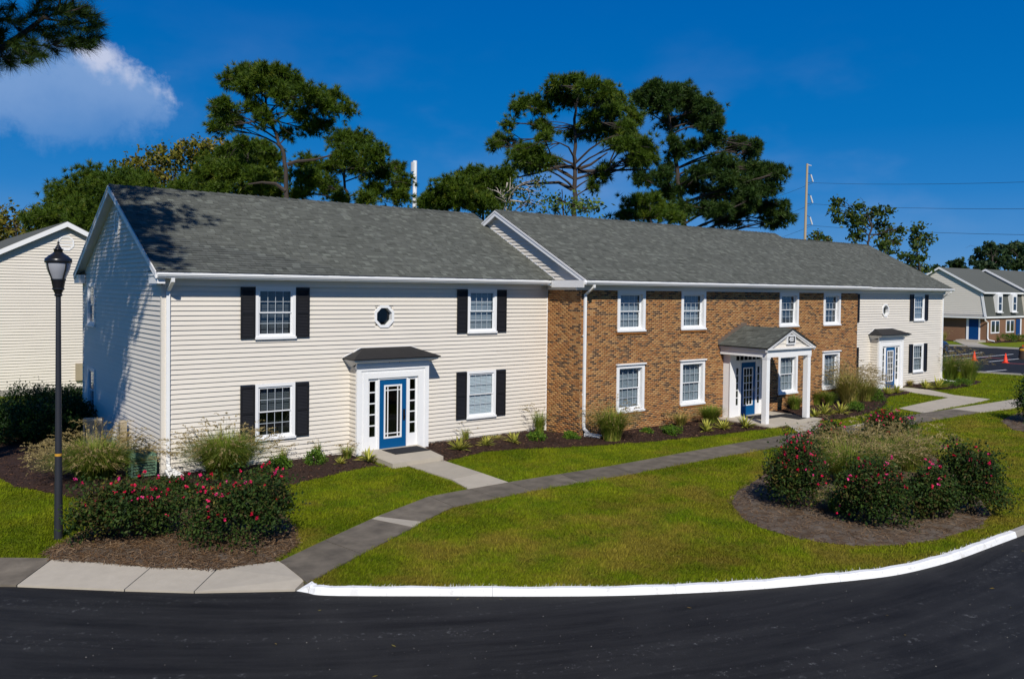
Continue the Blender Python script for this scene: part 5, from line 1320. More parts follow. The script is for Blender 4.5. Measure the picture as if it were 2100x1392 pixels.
def tree(name, label, d, trunk_px, lobes, kind, mat_, group, r0=.24, bark='bark', density=1., z_top=None, spread=.9, limbs=(), tuft=.42, off=None, leaf=.16, fill=0):
    """trunk along trunk_px (photo points at depth d, lowest first, carried down to the ground); crown gathered in lobes"""
    m = d / FPX; lobes = list(lobes)
    for _ in range(fill):      # close gaps between neighbouring lobes
        a = lobes[RNG.integers(len(lobes))]; nb_ = sorted(lobes, key=lambda q: hypot(q[0] - a[0], q[1] - a[1]))[1:5]; b = nb_[RNG.integers(len(nb_))]; t = RNG.uniform(.35, .65)
        lobes.append((a[0] + (b[0] - a[0]) * t, a[1] + (b[1] - a[1]) * t, .85 * min(a[2], b[2]), .85 * min(a[3], b[3])))
    tp = [at_depth(u, v, d) for u, v in trunk_px]
    base = np.array([tp[0][0], tp[0][1], 0.])
    root = tag(empty(name, tuple(base)), label, 'tree', group)
    pts = [np.zeros(3) - np.array([0, 0, .2])] + [p - base for p in tp]
    H = pts[-1][2]; rad = [r0 * 1.15] + [max(.045, r0 * (1 - .75 * p[2] / H)) for p in pts[1:]]
    fine, fr_ = [pts[0]], [rad[0]]
    for i in range(len(pts) - 1):
        for t in (.25, .5, .75, 1.):
            fine.append(pts[i] + (pts[i + 1] - pts[i]) * t + RNG.normal(size=3) * .05 * (t < 1)); fr_.append(rad[i] + (rad[i + 1] - rad[i]) * t)
    MB().tube(fine, fr_, 9).build('trunk', bark, root, smooth=True)
    br = MB(); cent = []; right, fwd = AX[0], np.array([AX[2][0], AX[2][1], 0])
    for (u, v, ru, rv) in lobes:
        dd = RNG.uniform(-1, 1) * spread * 2.6 * min(1.6, max(.5, d / 50)); c = at_depth(u, v, d + dd) - base
        cent.append((c, ru * m * 1.16, rv * m * 1.14))
        # limb from the trunk to the lobe
        zc = c[2] - max(.6, .28 * hypot(c[0], c[1])); k = min(range(len(fine)), key=lambda i: abs(fine[i][2] - min(zc, H)))
        a = fine[k]; rk = fr_[k] * .6; hr = hypot(c[0] - fine[k][0], c[1] - fine[k][1])
        near = [p for p, _, _ in cent[:-1] if hypot(p[0] - fine[k][0], p[1] - fine[k][1]) < hr * .8 and p[2] < c[2] + .6 and np.linalg.norm(p - c) < 3.6]
        if near and hr > 1.6: a = min(near, key=lambda p: np.linalg.norm(p - c)); rk = .06
        L = np.linalg.norm(c - a)
        cv = curve(a, c, .07 if c[2] > a[2] else -.03, 6, .07); rl = min(rk, .03 + .015 * L)
        br.tube(cv, list(np.linspace(rl, .02, 6)), 5, cap=False)
        for _ in range(5):
            e = c + RNG.normal(size=3) * np.array([ru, ru, rv]) * m * .55; br.tube(curve(cv[RNG.integers(2, 5)], e, .05, 4, .08), [.028, .022, .016, .01], 4, cap=False)
    for P in limbs:
        q = [at_depth(u, v, d) - base for u, v in P]; br.tube(q, list(np.linspace(r0 * .5, .04, len(q))), 6)
    br.build('branches', bark, root)
    if kind == 'pine':
        B, T, W, TN = [], [], [], []
        for c, rx, rz in cent:
            area = rx * max(rz, .5 * rx) * 12; n = max(26, int(area * 17 * density))
            dirs = unit(RNG.normal(size=(n, 3)) + np.array([0, 0, .35])); rr = np.where(RNG.uniform(0, 1, (n, 1)) < .5, RNG.uniform(.35, 1.05, (n, 1)), np.minimum(np.abs(RNG.normal(0, .7, (n, 1))), 1.22))
            P = c + dirs * rr * np.array([rx, max(rx, rz) * .9, rz]) + RNG.normal(size=(n, 3)) * .10
            out = unit(dirs + np.array([0, 0, .45])); k = 30
            nd = unit(out[:, None] * .75 + unit(RNG.normal(size=(n, k, 3))) * .85)
            L = tuft * RNG.uniform(.65, 1.1, (n, k, 1))
            B.append(np.repeat(P[:, None], k, 1).reshape(-1, 3)); T.append((P[:, None] + nd * L).reshape(-1, 3))
            tn = np.clip(RNG.normal(.5, .16, (n, 1)) + RNG.normal(0, .10, (n, k)), 0, 1); TN.append(tn.ravel()); W.append(np.full(n * k, .040 * d / 50 + .006))
        me = blades_mesh('needles', np.concatenate(B), np.concatenate(T), np.concatenate(W), np.concatenate(TN))
    else:
        P, TN = [], []
        for c, rx, rz in cent:
            n = int(max(80, rx * max(rz, .5 * rx) * 12 * 34 * density))
            kcl = max(6, n // 14); cd = unit(RNG.normal(size=(kcl, 3))) * RNG.uniform(.35, 1.05, (kcl, 1)) * np.array([rx, max(rx, rz) * .9, rz]); ct = RNG.normal(.5, .18, kcl)
            i = RNG.integers(0, kcl, n); P.append(c + cd[i] + RNG.normal(size=(n, 3)) * .20); TN.append(np.clip(ct[i] + RNG.normal(0, .12, n), 0, 1))
        P = np.concatenate(P); me = leaves_mesh('foliage', P, leaf * RNG.uniform(.6, 1.2, len(P)), np.concatenate(TN))
    cr = link('crown', me, mat_, root); cr['kind'] = 'stuff'
    return root
def zl(o, s, L): return [(o[0] + x / s, o[1] + y / s, a / s, b / s) for x, y, a, b in L]
def zp(o, s, L): return [(o[0] + x / s, o[1] + y / s) for x, y in L]
A_, SA = (400, 100), 3.866
GB = 'trees behind the building'
tree('pine_tree', 'tall flat-topped pine rising over the cream section\'s roof', 50, zp(A_, SA, [(735, 1330), (720, 950), (690, 800), (650, 700), (600, 600), (560, 400)]),
     zl(A_, SA, [(560, 190, 90, 55), (380, 205, 100, 55), (670, 200, 90, 55), (280, 270, 80, 55), (560, 300, 120, 65), (760, 285, 110, 70), (900, 370, 100, 70), (1080, 390, 95, 55), (1180, 490, 70, 50), (1050, 470, 90, 65), (230, 460, 80, 50), (150, 490, 40, 38), (170, 640, 65, 50), (300, 590, 80, 42), (480, 480, 80, 50), (560, 560, 85, 50), (840, 540, 90, 55), (1000, 610, 80, 55), (900, 650, 65, 45), (740, 680, 60, 40), (700, 390, 110, 70), (420, 350, 75, 50)]),
     'pine', 'pine_needles', GB, r0=.27, fill=8, limbs=[zp(A_, SA, [(735, 920), (800, 895), (950, 880), (1080, 845)]), zp(A_, SA, [(720, 1130), (640, 1070), (530, 1060), (420, 1075)])])
tree('pine_tree', 'spreading pine with open lower limbs beside the white mast', 60, zp(A_, SA, [(1210, 1330), (1215, 1180), (1180, 1020), (1200, 850)]),
     zl(A_, SA, [(1170, 720, 110, 70), (1330, 740, 100, 70), (1420, 860, 95, 90), (1200, 850, 110, 70), (1480, 1000, 80, 85), (1300, 960, 105, 65), (1600, 960, 60, 60), (1650, 1080, 70, 70), (1610, 1180, 95, 60), (1430, 1120, 85, 60), (1340, 1200, 70, 50), (1080, 950, 90, 60), (900, 920, 105, 65), (900, 1050, 130, 70), (1050, 1100, 95, 65), (1150, 1190, 70, 45), (820, 1160, 90, 60)]),
     'pine', 'pine_needles', GB, r0=.26)
tree('pine_tree', 'low dense pine spreading behind the trunk of the tall flat-topped pine', 62, zp(A_, SA, [(330, 1360), (340, 1150), (400, 1000), (420, 850)]),
     zl(A_, SA, [(520, 800, 110, 60), (300, 830, 110, 70), (150, 920, 110, 75), (400, 900, 130, 70), (600, 880, 90, 70), (250, 1020, 150, 70), (60, 1060, 90, 70), (500, 1040, 120, 70), (600, 1150, 110, 55), (390, 760, 85, 45), (430, 1150, 120, 55), (200, 1130, 120, 55), (0, 1130, 80, 45), (350, 980, 150, 80), (120, 1000, 120, 80), (-60, 1080, 90, 60), (620, 1010, 100, 70), (-130, 1120, 80, 50)]),
     'pine', 'pine_needles', GB, r0=.25)
tree('pine_tree', 'rounded pine behind the gable of the cream section', 52, [(195, 560), (192, 470), (196, 410)],
     [(200, 372, 50, 22), (150, 402, 45, 26), (235, 395, 50, 30), (108, 440, 26, 20), (190, 440, 58, 28), (140, 462, 40, 22), (268, 372, 38, 18), (250, 430, 40, 28), (100, 470, 30, 20), (170, 425, 60, 30), (215, 455, 60, 28), (85, 455, 26, 20), (290, 395, 40, 24)],
     'pine', 'pine_needles', GB, r0=.24)
tree('oak_tree', 'yellowing broadleaf tree between the rounded pine and the low dense pine', 66, [(355, 500), (352, 400), (360, 345)],
     [(270, 342, 32, 20), (325, 328, 42, 26), (385, 316, 44, 28), (432, 302, 40, 20), (310, 372, 36, 22), (370, 368, 45, 22), (420, 345, 35, 22), (280, 385, 35, 20)], 'broad', 'oak_leaves', GB, r0=.22, leaf=.17)
tree('oak_tree', 'yellowing broadleaf tree showing over the ridge of the gabled building behind the hedge', 56, [(30, 600), (28, 520), (34, 465)],
     [(30, 448, 40, 26), (72, 442, 26, 18), (8, 485, 38, 36), (58, 484, 36, 24), (-40, 460, 45, 35), (-60, 500, 45, 35)], 'broad', 'oak_leaves', GB, r0=.22, leaf=.15)
B_, SB = (850, 130), 4.094
tree('pine_tree', 'domed pine just past the white mast', 62, zp(B_, SB, [(577, 1420), (577, 1200), (520, 1060)]),
     zl(B_, SB, [(500, 945, 125, 62), (310, 1035, 125, 75), (150, 1150, 95, 70), (400, 1130, 150, 80), (620, 995, 115, 80), (770, 940, 70, 55), (650, 1110, 130, 80), (250, 1180, 120, 70), (450, 1040, 150, 70), (720, 1040, 90, 70), (560, 1190, 150, 60), (90, 1200, 60, 45)]), 'pine', 'pine_needles', GB, r0=.24, density=1.2)
tree('bare_tree', 'thin-leaved tree with pale bare branches beside the domed pine', 46, zp(B_, SB, [(800, 1420), (790, 1250), (740, 1120), (780, 1000)]),
     zl(B_, SB, [(700, 1060, 100, 80), (790, 1150, 90, 70), (850, 1040, 70, 70), (1000, 1080, 80, 70), (1040, 985, 60, 50), (1050, 1190, 110, 55), (900, 1190, 90, 50)]), 'broad', 'green_leaves', GB, r0=.14, bark='bark_pale', density=.28, leaf=.11)
tree('pine_tree', 'tall pine with long bare lower limbs behind the brick section', 50, zp(B_, SB, [(1340, 1330), (1343, 1190), (1348, 900), (1352, 700), (1356, 400), (1370, 240)]),
     zl(B_, SB, [(1330, 160, 120, 42), (1200, 190, 75, 50), (1480, 200, 115, 48), (1640, 220, 75, 52), (1180, 290, 120, 48), (960, 330, 100, 46), (850, 380, 55, 42), (1320, 330, 130, 48), (1560, 330, 130, 50), (1700, 310, 80, 50), (1080, 390, 95, 40), (1850, 460, 85, 52), (1650, 420, 130, 50), (1480, 470, 100, 52), (1060, 530, 85, 48), (1120, 580, 70, 32), (1350, 600, 85, 44), (1550, 580, 130, 50), (1750, 580, 120, 50), (1900, 680, 105, 55), (1750, 700, 120, 50), (1960, 800, 80, 50), (1850, 840, 100, 40), (730, 650, 95, 40), (680, 690, 50, 30), (880, 730, 80, 40), (1000, 740, 80, 42), (880, 820, 95, 42), (1080, 820, 95, 42), (960, 885, 85, 32), (1160, 850, 40, 32), (1560, 950, 90, 38), (1500, 1040, 50, 30), (1620, 880, 60, 30)]),
     'pine', 'pine_needles', GB, r0=.26, fill=18, limbs=[zp(B_, SB, [(1330, 870), (1200, 870), (1050, 915), (860, 960)]), zp(B_, SB, [(1325, 1060), (1210, 1000), (1000, 1010), (830, 1035)]), zp(B_, SB, [(1370, 890), (1480, 850), (1620, 750)]), zp(B_, SB, [(1370, 910), (1600, 900), (1980, 890)])])
D_, SD = (1200, 130), 3.762
tree('pine_tree', 'broad dark pine, the widest tree over the brick section', 58, zp(D_, SD, [(760, 1400), (760, 1240), (720, 950), (700, 760), (655, 560), (640, 380)]),
     zl(D_, SD, [(530, 200, 80, 50), (640, 240, 100, 60), (760, 220, 90, 52), (430, 280, 90, 60), (580, 330, 115, 60), (800, 320, 110, 65), (930, 330, 80, 60), (1000, 400, 62, 60), (850, 450, 110, 58), (640, 470, 85, 48), (950, 480, 80, 50), (1040, 450, 36, 36), (1000, 590, 80, 50), (1150, 640, 95, 58), (1270, 680, 80, 50), (1215, 605, 38, 28), (1310, 640, 38, 44), (830, 650, 90, 50), (700, 700, 70, 50), (1050, 780, 120, 60), (1250, 820, 115, 58), (1400, 830, 80, 44), (1500, 850, 52, 42), (1480, 890, 38, 28), (900, 850, 110, 58), (1100, 920, 125, 60), (1300, 930, 105, 58), (800, 950, 110, 58), (1000, 1020, 125, 60), (1250, 1040, 110, 58), (1420, 980, 80, 50), (650, 1000, 105, 58), (1400, 1130, 105, 50), (1530, 1100, 42, 34), (1545, 1190, 70, 42), (1200, 1140, 110, 52), (950, 1130, 110, 52), (750, 1130, 90, 52), (1450, 1240, 80, 42), (1080, 1215, 105, 45), (450, 900, 90, 52), (600, 880, 80, 52)]),
     'pine', 'pine_needles_dark', GB, r0=.34, density=1.0, fill=44)
tree('pine_tree', 'young yellow-green pine in front of the broad dark pine', 53, zp(D_, SD, [(520, 1400), (515, 1240), (500, 1100)]),
     zl(D_, SD, [(400, 1080, 105, 50), (600, 1150, 105, 50), (690, 1200, 80, 42), (300, 1180, 90, 42), (500, 1060, 85, 48), (480, 1180, 110, 50)]), 'pine', 'pine_needles', GB, r0=.16)
tree('broadleaf_tree', 'small bright leafy tree beside the trunk of the long-limbed pine', 42, zp(B_, SB, [(1260, 1380), (1250, 1250), (1230, 1150)]),
     zl(B_, SB, [(1200, 1130, 50, 75), (1330, 1190, 48, 55), (1420, 1180, 40, 32), (1520, 1220, 60, 34), (1180, 1220, 60, 50), (1400, 1240, 80, 34)]), 'broad', 'bright_leaves', GB, r0=.10, density=.7, leaf=.12)
E_, SE = (1600, 300), 4.2
tree('broadleaf_tree', 'open-crowned broadleaf tree behind the far hip of the roof', 76, zp(E_, SE, [(760, 1000), (755, 830), (790, 700), (760, 600)]),
     zl(E_, SE, [(510, 490, 60, 42), (470, 570, 36, 26), (490, 640, 28, 28), (590, 570, 52, 44), (690, 510, 50, 42), (650, 650, 75, 58), (740, 620, 52, 50), (640, 770, 85, 50), (850, 580, 70, 50), (930, 570, 50, 34), (870, 670, 70, 42), (880, 760, 60, 42), (960, 720, 50, 34), (1040, 720, 26, 26), (980, 820, 50, 42), (860, 850, 80, 42), (940, 900, 55, 36)]), 'broad', 'green_leaves', GB, r0=.24, density=.8, leaf=.2)
tree('broadleaf_tree', 'ragged broadleaf tree between the roof end and the mansard building', 80, zp(E_, SE, [(1200, 1100), (1190, 980), (1150, 850)]),
     zl(E_, SE, [(1190, 720, 60, 44), (1150, 800, 36, 44), (1260, 790, 55, 42), (1210, 870, 55, 42), (1100, 960, 70, 36), (1180, 980, 80, 42), (1200, 1050, 90, 36), (1090, 1040, 60, 30)]), 'broad', 'green_leaves', GB, r0=.2, density=.8, leaf=.2)
tree('sapling', 'leafy sapling tip just showing over the roof ridge beside the power pole', 72, zp(E_, SE, [(315, 1000), (312, 860), (318, 790)]), zl(E_, SE, [(318, 775, 24, 36), (352, 790, 14, 24), (290, 800, 22, 16), (408, 812, 6, 12)]), 'broad', 'green_leaves', GB, r0=.08, density=.7, leaf=.16)
GF = 'far trees beyond the mansard building'
tree('broadleaf_tree', 'big dark round tree over the mansard building\'s second roof', 138, zp(E_, SE, [(1830, 1250), (1830, 1050), (1830, 950)]),
     zl(E_, SE, [(1790, 850, 36, 26), (1720, 920, 62, 44), (1830, 900, 80, 52), (1690, 990, 70, 36), (1850, 990, 105, 52), (1780, 1040, 100, 40)]), 'broad', 'far_leaves', GF, r0=.4, density=.55, leaf=.36)
tree('broadleaf_tree', 'dark tree touching the big round tree over the mansard roof', 146, zp(E_, SE, [(2040, 1250), (2040, 1050), (2040, 940)]),
     zl(E_, SE, [(1950, 900, 85, 52), (2060, 880, 85, 52), (2160, 900, 85, 60), (2000, 1000, 130, 52), (2150, 1010, 110, 60)]), 'broad', 'far_leaves', GF, r0=.4, density=.55, leaf=.36)
tree('broadleaf_tree', 'small far tree showing over the mansard building\'s first ridge', 150, zp(E_, SE, [(1520, 1200), (1530, 1060)]), zl(E_, SE, [(1545, 1005, 40, 34), (1470, 1020, 36, 26), (1540, 1050, 70, 26)]), 'broad', 'far_leaves', GF, r0=.25, density=.6, leaf=.36)
tree('broadleaf_tree', 'low far tree beside the peak of the mansard gable', 150, zp(E_, SE, [(1370, 1200), (1372, 1070)]), zl(E_, SE, [(1372, 1048, 40, 16), (1330, 1062, 30, 12)]), 'broad', 'far_leaves', GF, r0=.2, density=.6, leaf=.36)

# the pine whose branch hangs into the sky and whose crown shades the gable
def shade_pine():
    base = np.array([-8.9, -4.2, 0.]); root = tag(empty('pine_tree', tuple(base)), 'pine whose needled branch hangs before the cloud', 'tree')
    H = 19.; trunk = [np.array([0, 0, -.2]), np.array([.1, .1, 5]), np.array([.0, .3, 9.]), np.array([.3, .2, 13]), np.array([.2, .4, H])]
    MB().tube(trunk, [.34, .28, .24, .17, .05], 10).build('trunk', 'bark', root, smooth=True)
    br = MB(); C_ = []
    # the branch in view: limb rises to the right from the frame's corner
    dB = 17.5; L0 = [np.array([.05, .2, 8.2]), at_depth(-110, 150, dB) - base, at_depth(0, 102, dB) - base, at_depth(50, 68, dB) - base, at_depth(88, 38, dB) - base]
    br.tube(L0, [.12, .09, .07, .055, .04], 7)
    subs = [((50, 68), (20, 40)), ((88, 38), (85, 8)), ((88, 38), (118, 22)), ((88, 38), (150, 48)), ((30, 82), (110, 92)), ((110, 92), (160, 88)), ((110, 92), (165, 76)), ((150, 48), (190, 40)), ((30, 84), (60, 112)), ((0, 104), (20, 125)), ((60, 112), (90, 118)), ((118, 22), (150, 6)), ((118, 22), (180, 12)), ((20, 40), (5, 20)), ((165, 76), (195, 85)), ((-30, 110), (-20, 60)), ((20, 125), (40, 138)), ((85, 8), (70, -25)), ((150, 6), (170, -30)), ((118, 22), (120, -30)), ((-60, 130), (-40, 30))]
    for a, b in subs:
        P, Q = at_depth(*a, dB) - base, at_depth(*b, dB + RNG.uniform(-.5, .5)) - base; br.tube(curve(P, Q, -.05, 5, .05), [.03, .025, .02, .015, .01], 5)
    tips = [(20, 35), (5, 20), (-20, 50), (40, 50), (68, 18), (85, 2), (115, 15), (150, 8), (180, 10), (195, 30), (190, 55), (205, 70), (198, 88), (165, 78), (160, 95), (180, 98), (140, 50), (160, 40), (110, 55), (100, 75), (75, 85), (120, 70), (60, 100), (30, 118), (15, 125), (45, 122), (80, 112), (95, 118), (5, 105), (35, 95), (-20, 120), (-40, 90), (130, 28), (55, 78), (100, -10), (150, -20), (60, -20), (190, -12), (10, -10), (-40, 20), (25, 138), (175, 62), (145, 66), (-10, 80), (10, 60), (30, 25), (55, 40), (75, 60), (95, 30), (130, 85), (150, 90), (115, 108), (70, 125), (45, 105), (0, 135), (-15, 140), (180, 35), (165, 22), (205, 50), (140, 20), (110, 2)]
    B, T = [], []
    for (u, v) in tips:
        P = at_depth(u + RNG.normal(0, 4), v + RNG.normal(0, 3), dB + RNG.uniform(-.7, .7)) - base; k = 230
        ax = unit((P - L0[2]) * np.array([1, 1, .6]) + RNG.normal(size=3) * .3 + np.array([0, 0, -.25]))
        nd = unit(ax * .8 + unit(RNG.normal(size=(k, 3))) * .85); L = RNG.uniform(.20, .38, (k, 1)); s = RNG.uniform(0, .3, (k, 1)) * ax
        B.append(P - s); T.append(P - s + nd * L)
    nb_ = sum(len(b) for b in B)
    W = [np.full(nb_, .0105)]
    # the rest of the crown
    lobes = [np.array(p) - base for p in ((-2.9, -3.1, 13.0), (-3.5, -3.2, 12.9), (-2.8, -3.7, 13.7))]
    while len(lobes) < 64:
        c = np.array([-5.8, -4.0, 14.0]) + unit(RNG.normal(size=3)) * RNG.uniform(.3, 1) * np.array([4.6, 4.6, 4.4])
        q = AX @ (c - CP); u, v = 1050 + FPX * q[0] / q[2], 633 - FPX * q[1] / q[2]
        t = -c[0] / .515; yh, zh = c[1] + .857 * t, c[2] - .869 * t
        tr = (c[2] - 5.37 - .514 * (c[1] + .42)) / 1.31; xr, yr = c[0] + .515 * tr, c[1] + .857 * tr; tw = -c[1] / .857
        if (-.6 < yr < 5 and xr > .1) or (c[1] < 0 and c[0] + .515 * tw > -.9 and c[2] - .869 * tw < 6): continue   # roof and front wall stay sunlit
        if (u > -130 and v > -150) or (yh < 4.4 and zh < 4.6) or q[2] < 3: continue      # open sky and the sunlit foot of the gable stay clear
        lobes.append(c - base)
    for c in lobes:
        z = c[2]; C_.append(c); k = min(4, int(z / 4)); br.tube(curve((0, .2, max(6, z - 1.6)), c, .06, 5, .05), [.07, .06, .05, .04, .02], 5)
        n = 46; d_ = unit(RNG.normal(size=(n, 3))); P = c + d_ * RNG.uniform(.3, 1.0, (n, 1)) * np.array([1.2, 1.2, .65]); kk = 26
        nd = unit(unit(d_ + np.array([0, 0, .3]))[:, None] * .7 + unit(RNG.normal(size=(n, kk, 3))) * .8)
        B.append(np.repeat(P[:, None], kk, 1).reshape(-1, 3)); T.append((P[:, None] + nd * .36 * RNG.uniform(.6, 1.1, (n, kk, 1))).reshape(-1, 3)); W.append(np.full(n * kk, .034))
    br.build('branches', 'bark', root)
    B, T = np.concatenate(B), np.concatenate(T)
    cr = link('crown', blades_mesh('needles', B, T, np.concatenate(W), np.clip(RNG.normal(.5, .2, len(B)), 0, 1)), 'pine_needles_dark', root); cr['kind'] = 'stuff'
shade_pine()

# ---- shrubs
def bush(name, label, P, rx, h, mat_, n, leaf, cat='shrub', group=None, clusters=90, ry=None, stems=9, flowers=0, base_gap=.12):
    ry = ry or rx; P = np.array([P[0], P[1], 0.]); root = tag(empty(name, tuple(P)), label, cat, group)
    st = MB(); cd = unit(RNG.normal(size=(clusters, 3))); cd[:, 2] = np.abs(cd[:, 2]) * 1.35 - .62
    az = np.arctan2(cd[:, 1], cd[:, 0]); ph = RNG.uniform(0, 6.28, 3)
    wob = (1 + .16 * np.sin(2 * az + ph[0]) + .13 * np.sin(5 * az + ph[1]) + .12 * np.sin(7 * cd[:, 2] + ph[2]))[:, None]
    rr = RNG.uniform(.5, 1.02, (clusters, 1)) ** .8 * wob; low = h * .42
    Cc = cd * rr * np.array([rx, ry, h * .56]) + np.array([0, 0, low + base_gap])
    Cc[:, 2] = np.maximum(Cc[:, 2], base_gap * .8); Cc[:, :2] *= np.clip(.62 + Cc[:, 2:3] / h * .9, .5, 1.05)
    for k in range(stems):
        e = Cc[k % clusters]; st.tube(curve((RNG.normal() * .05, RNG.normal() * .05, -.05), e, .08, 5, .06), [.016, .014, .012, .009, .005], 5)
    st.build('stems', 'stem', root)
    if flowers:      # long shoots break the outline
        ns = 12; j = RNG.choice(clusters, ns); Cc[j] *= np.array([1.22, 1.22, 1.16])
    i = RNG.integers(0, clusters, n); sg = .16 * (rx + h * .5) * (.66 if flowers else .55)
    L = Cc[i] + RNG.normal(size=(n, 3)) * sg * np.array([1, 1, .8]); L[:, 2] = np.maximum(L[:, 2], .03)
    ct = RNG.normal(.45, .17, clusters); hgt = np.clip(L[:, 2] / h, 0, 1)
    tn = np.clip(ct[i] + RNG.normal(0, .14, n), 0, 1)
    o = link('foliage', leaves_mesh('foliage', L, leaf * RNG.uniform(.6, 1.25, n), tn, flat=.5), mat_, root); o['kind'] = 'stuff'
    if flowers:
        top = np.argsort(-(Cc[:, 2] + RNG.uniform(0, 1.0 * h, clusters)))[:max(14, flowers // 2)]
        ci = RNG.choice(top, flowers); fp = Cc[ci] + cd[ci] * .06 + RNG.normal(size=(flowers, 3)) * .09 + np.array([0, 0, .05])
        k = 9; pp = np.repeat(fp, k, 0) + RNG.normal(size=(flowers * k, 3)) * .014
        ft = np.repeat(np.clip(RNG.normal(.45, .3, flowers), 0, 1), k)
        o = link('flowers', leaves_mesh('flowers', pp, np.full(len(pp), .024), ft, flat=.8, aspect=.9), 'rose_petals', root); o['kind'] = 'stuff'
    return root
GRL, GRI = 'rose bushes by the lamp', 'rose bushes in the island bed'
def rose(P, rx, h, label, grp, fl, n=9500): bush('rose_bush', label, P, rx, h, 'rose_leaves', n, .038, 'rose bush', grp, 130, flowers=int(fl * 1.6), stems=16, base_gap=.12)
rose(gp(258, 1106), .84, 1.16, 'red rose bush next to the lamp post', GRL, 34); rose(gp(482, 1116), .90, 1.42, 'pink-red rose bush at the corner of pavement and footpath', GRL, 44)
rose(gp(335, 1050), .66, .68, 'browning rose bush between the plumed grasses and the pavement', GRL, 30); rose(gp(535, 1050), .50, .85, 'rose bush close to the second plumed grass and the lawn edge', GRL, 26)
rose(gp(1630, 1040), .66, 1.68, 'rose bush thickest with blooms at the lamp-post end of the island bed', GRI, 72); rose(gp(1790, 1078), .62, 1.48, 'rose bush in front of the island bed\'s pale grasses', GRI, 52)
rose(gp(1912, 1068), .48, 1.20, 'rose bush between two others along the island bed\'s kerb side', GRI, 26); rose(gp(1990, 1054), .62, 1.66, 'rose bush at the far kerb end of the island bed', GRI, 34)
rose(gp(1700, 955), .66, 1.25, 'rose bush beside the footpath behind the island bed\'s grasses', GRI, 36); rose(gp(1822, 935), .75, 1.35, 'red-tipped rose bush behind the island grasses, opposite the portico', GRI, 44)
GH = 'dark hedge shrubs before the gabled building'
for (u, v, r, h, lab) in ((20, 912, 1.1, 1.3, 'dark hedge shrub furthest from the cream gable'), (85, 908, 1.05, 1.35, 'glossy dark hedge shrub behind the lamp post'), (140, 893, .9, 1.3, 'dark hedge shrub almost touching the cream gable corner'), (60, 872, 1.25, 1.4, 'dark shrub at the rear of the hedge'), (130, 860, 1.1, 1.35, 'rear hedge shrub below the meter box'), (-45, 905, 1.1, 1.35, 'dark hedge shrub at the open end of the mulch bed')):
    bush('hedge_shrub', lab, gp(u, v), r, h, 'hedge_leaves', 6500, .045, 'shrub', GH, 120, base_gap=.1)
GS = 'small green shrubs in the mulch beds'
for (u, v, r, h, lab) in ((572, 962, .40, .42, 'low green shrub beside the second plumed grass'), (645, 951, .34, .46, 'low green shrub under the window next to the first blue door'), (1101, 903, .33, .34, 'yellow-green shrub at the foot of the reedy grass'), (1170, 900, .26, .28, 'small shrub before the brick corner downspout'), (1327, 888, .22, .22, 'tiny shrub below the first brick windows'), (1378, 890, .36, .36, 'round green shrub below the second brick windows'),
                          (1753, 842, .42, .46, 'green shrub at the foot of the tall grass by the brick end'), (1797, 822, .42, .42, 'green shrub in the bend of the bed between brick and far door'), (1789, 808, .45, .45, 'green shrub against the far cream wall'), (1944, 793, .5, .42, 'dark low shrub beside the last downspout'), (1972, 791, .55, .45, 'dark low shrub under the end grasses')):
    bush('shrub', lab, gp(u, v, .06), r, h, 'shrub_leaves', 1500, .030, 'shrub', GS, 45, stems=5, base_gap=.05)
bush('round_shrub', 'leafy shrub in its own straw bed beyond the footpath', gp(2138, 868), .95, 1.9, 'hedge_leaves', 6500, .05, 'shrub', None, 120)
for k, (x, y, r, h, lab) in enumerate(((91.2, 15.6, .95, .95, 'rounded shrub below the mansard building\'s first windows'), (93.2, 15.6, .7, .7, 'tan shrub between the mansard building\'s windows'), (95.0, 15.5, .85, .65, 'low shrub near the mansard building\'s second door'))):
    bush('shrub', lab, (x, y), r, h, 'oak_leaves' if k == 1 else 'shrub_leaves', 900, .06, 'shrub', 'shrubs before the mansard building', 40, stems=4)

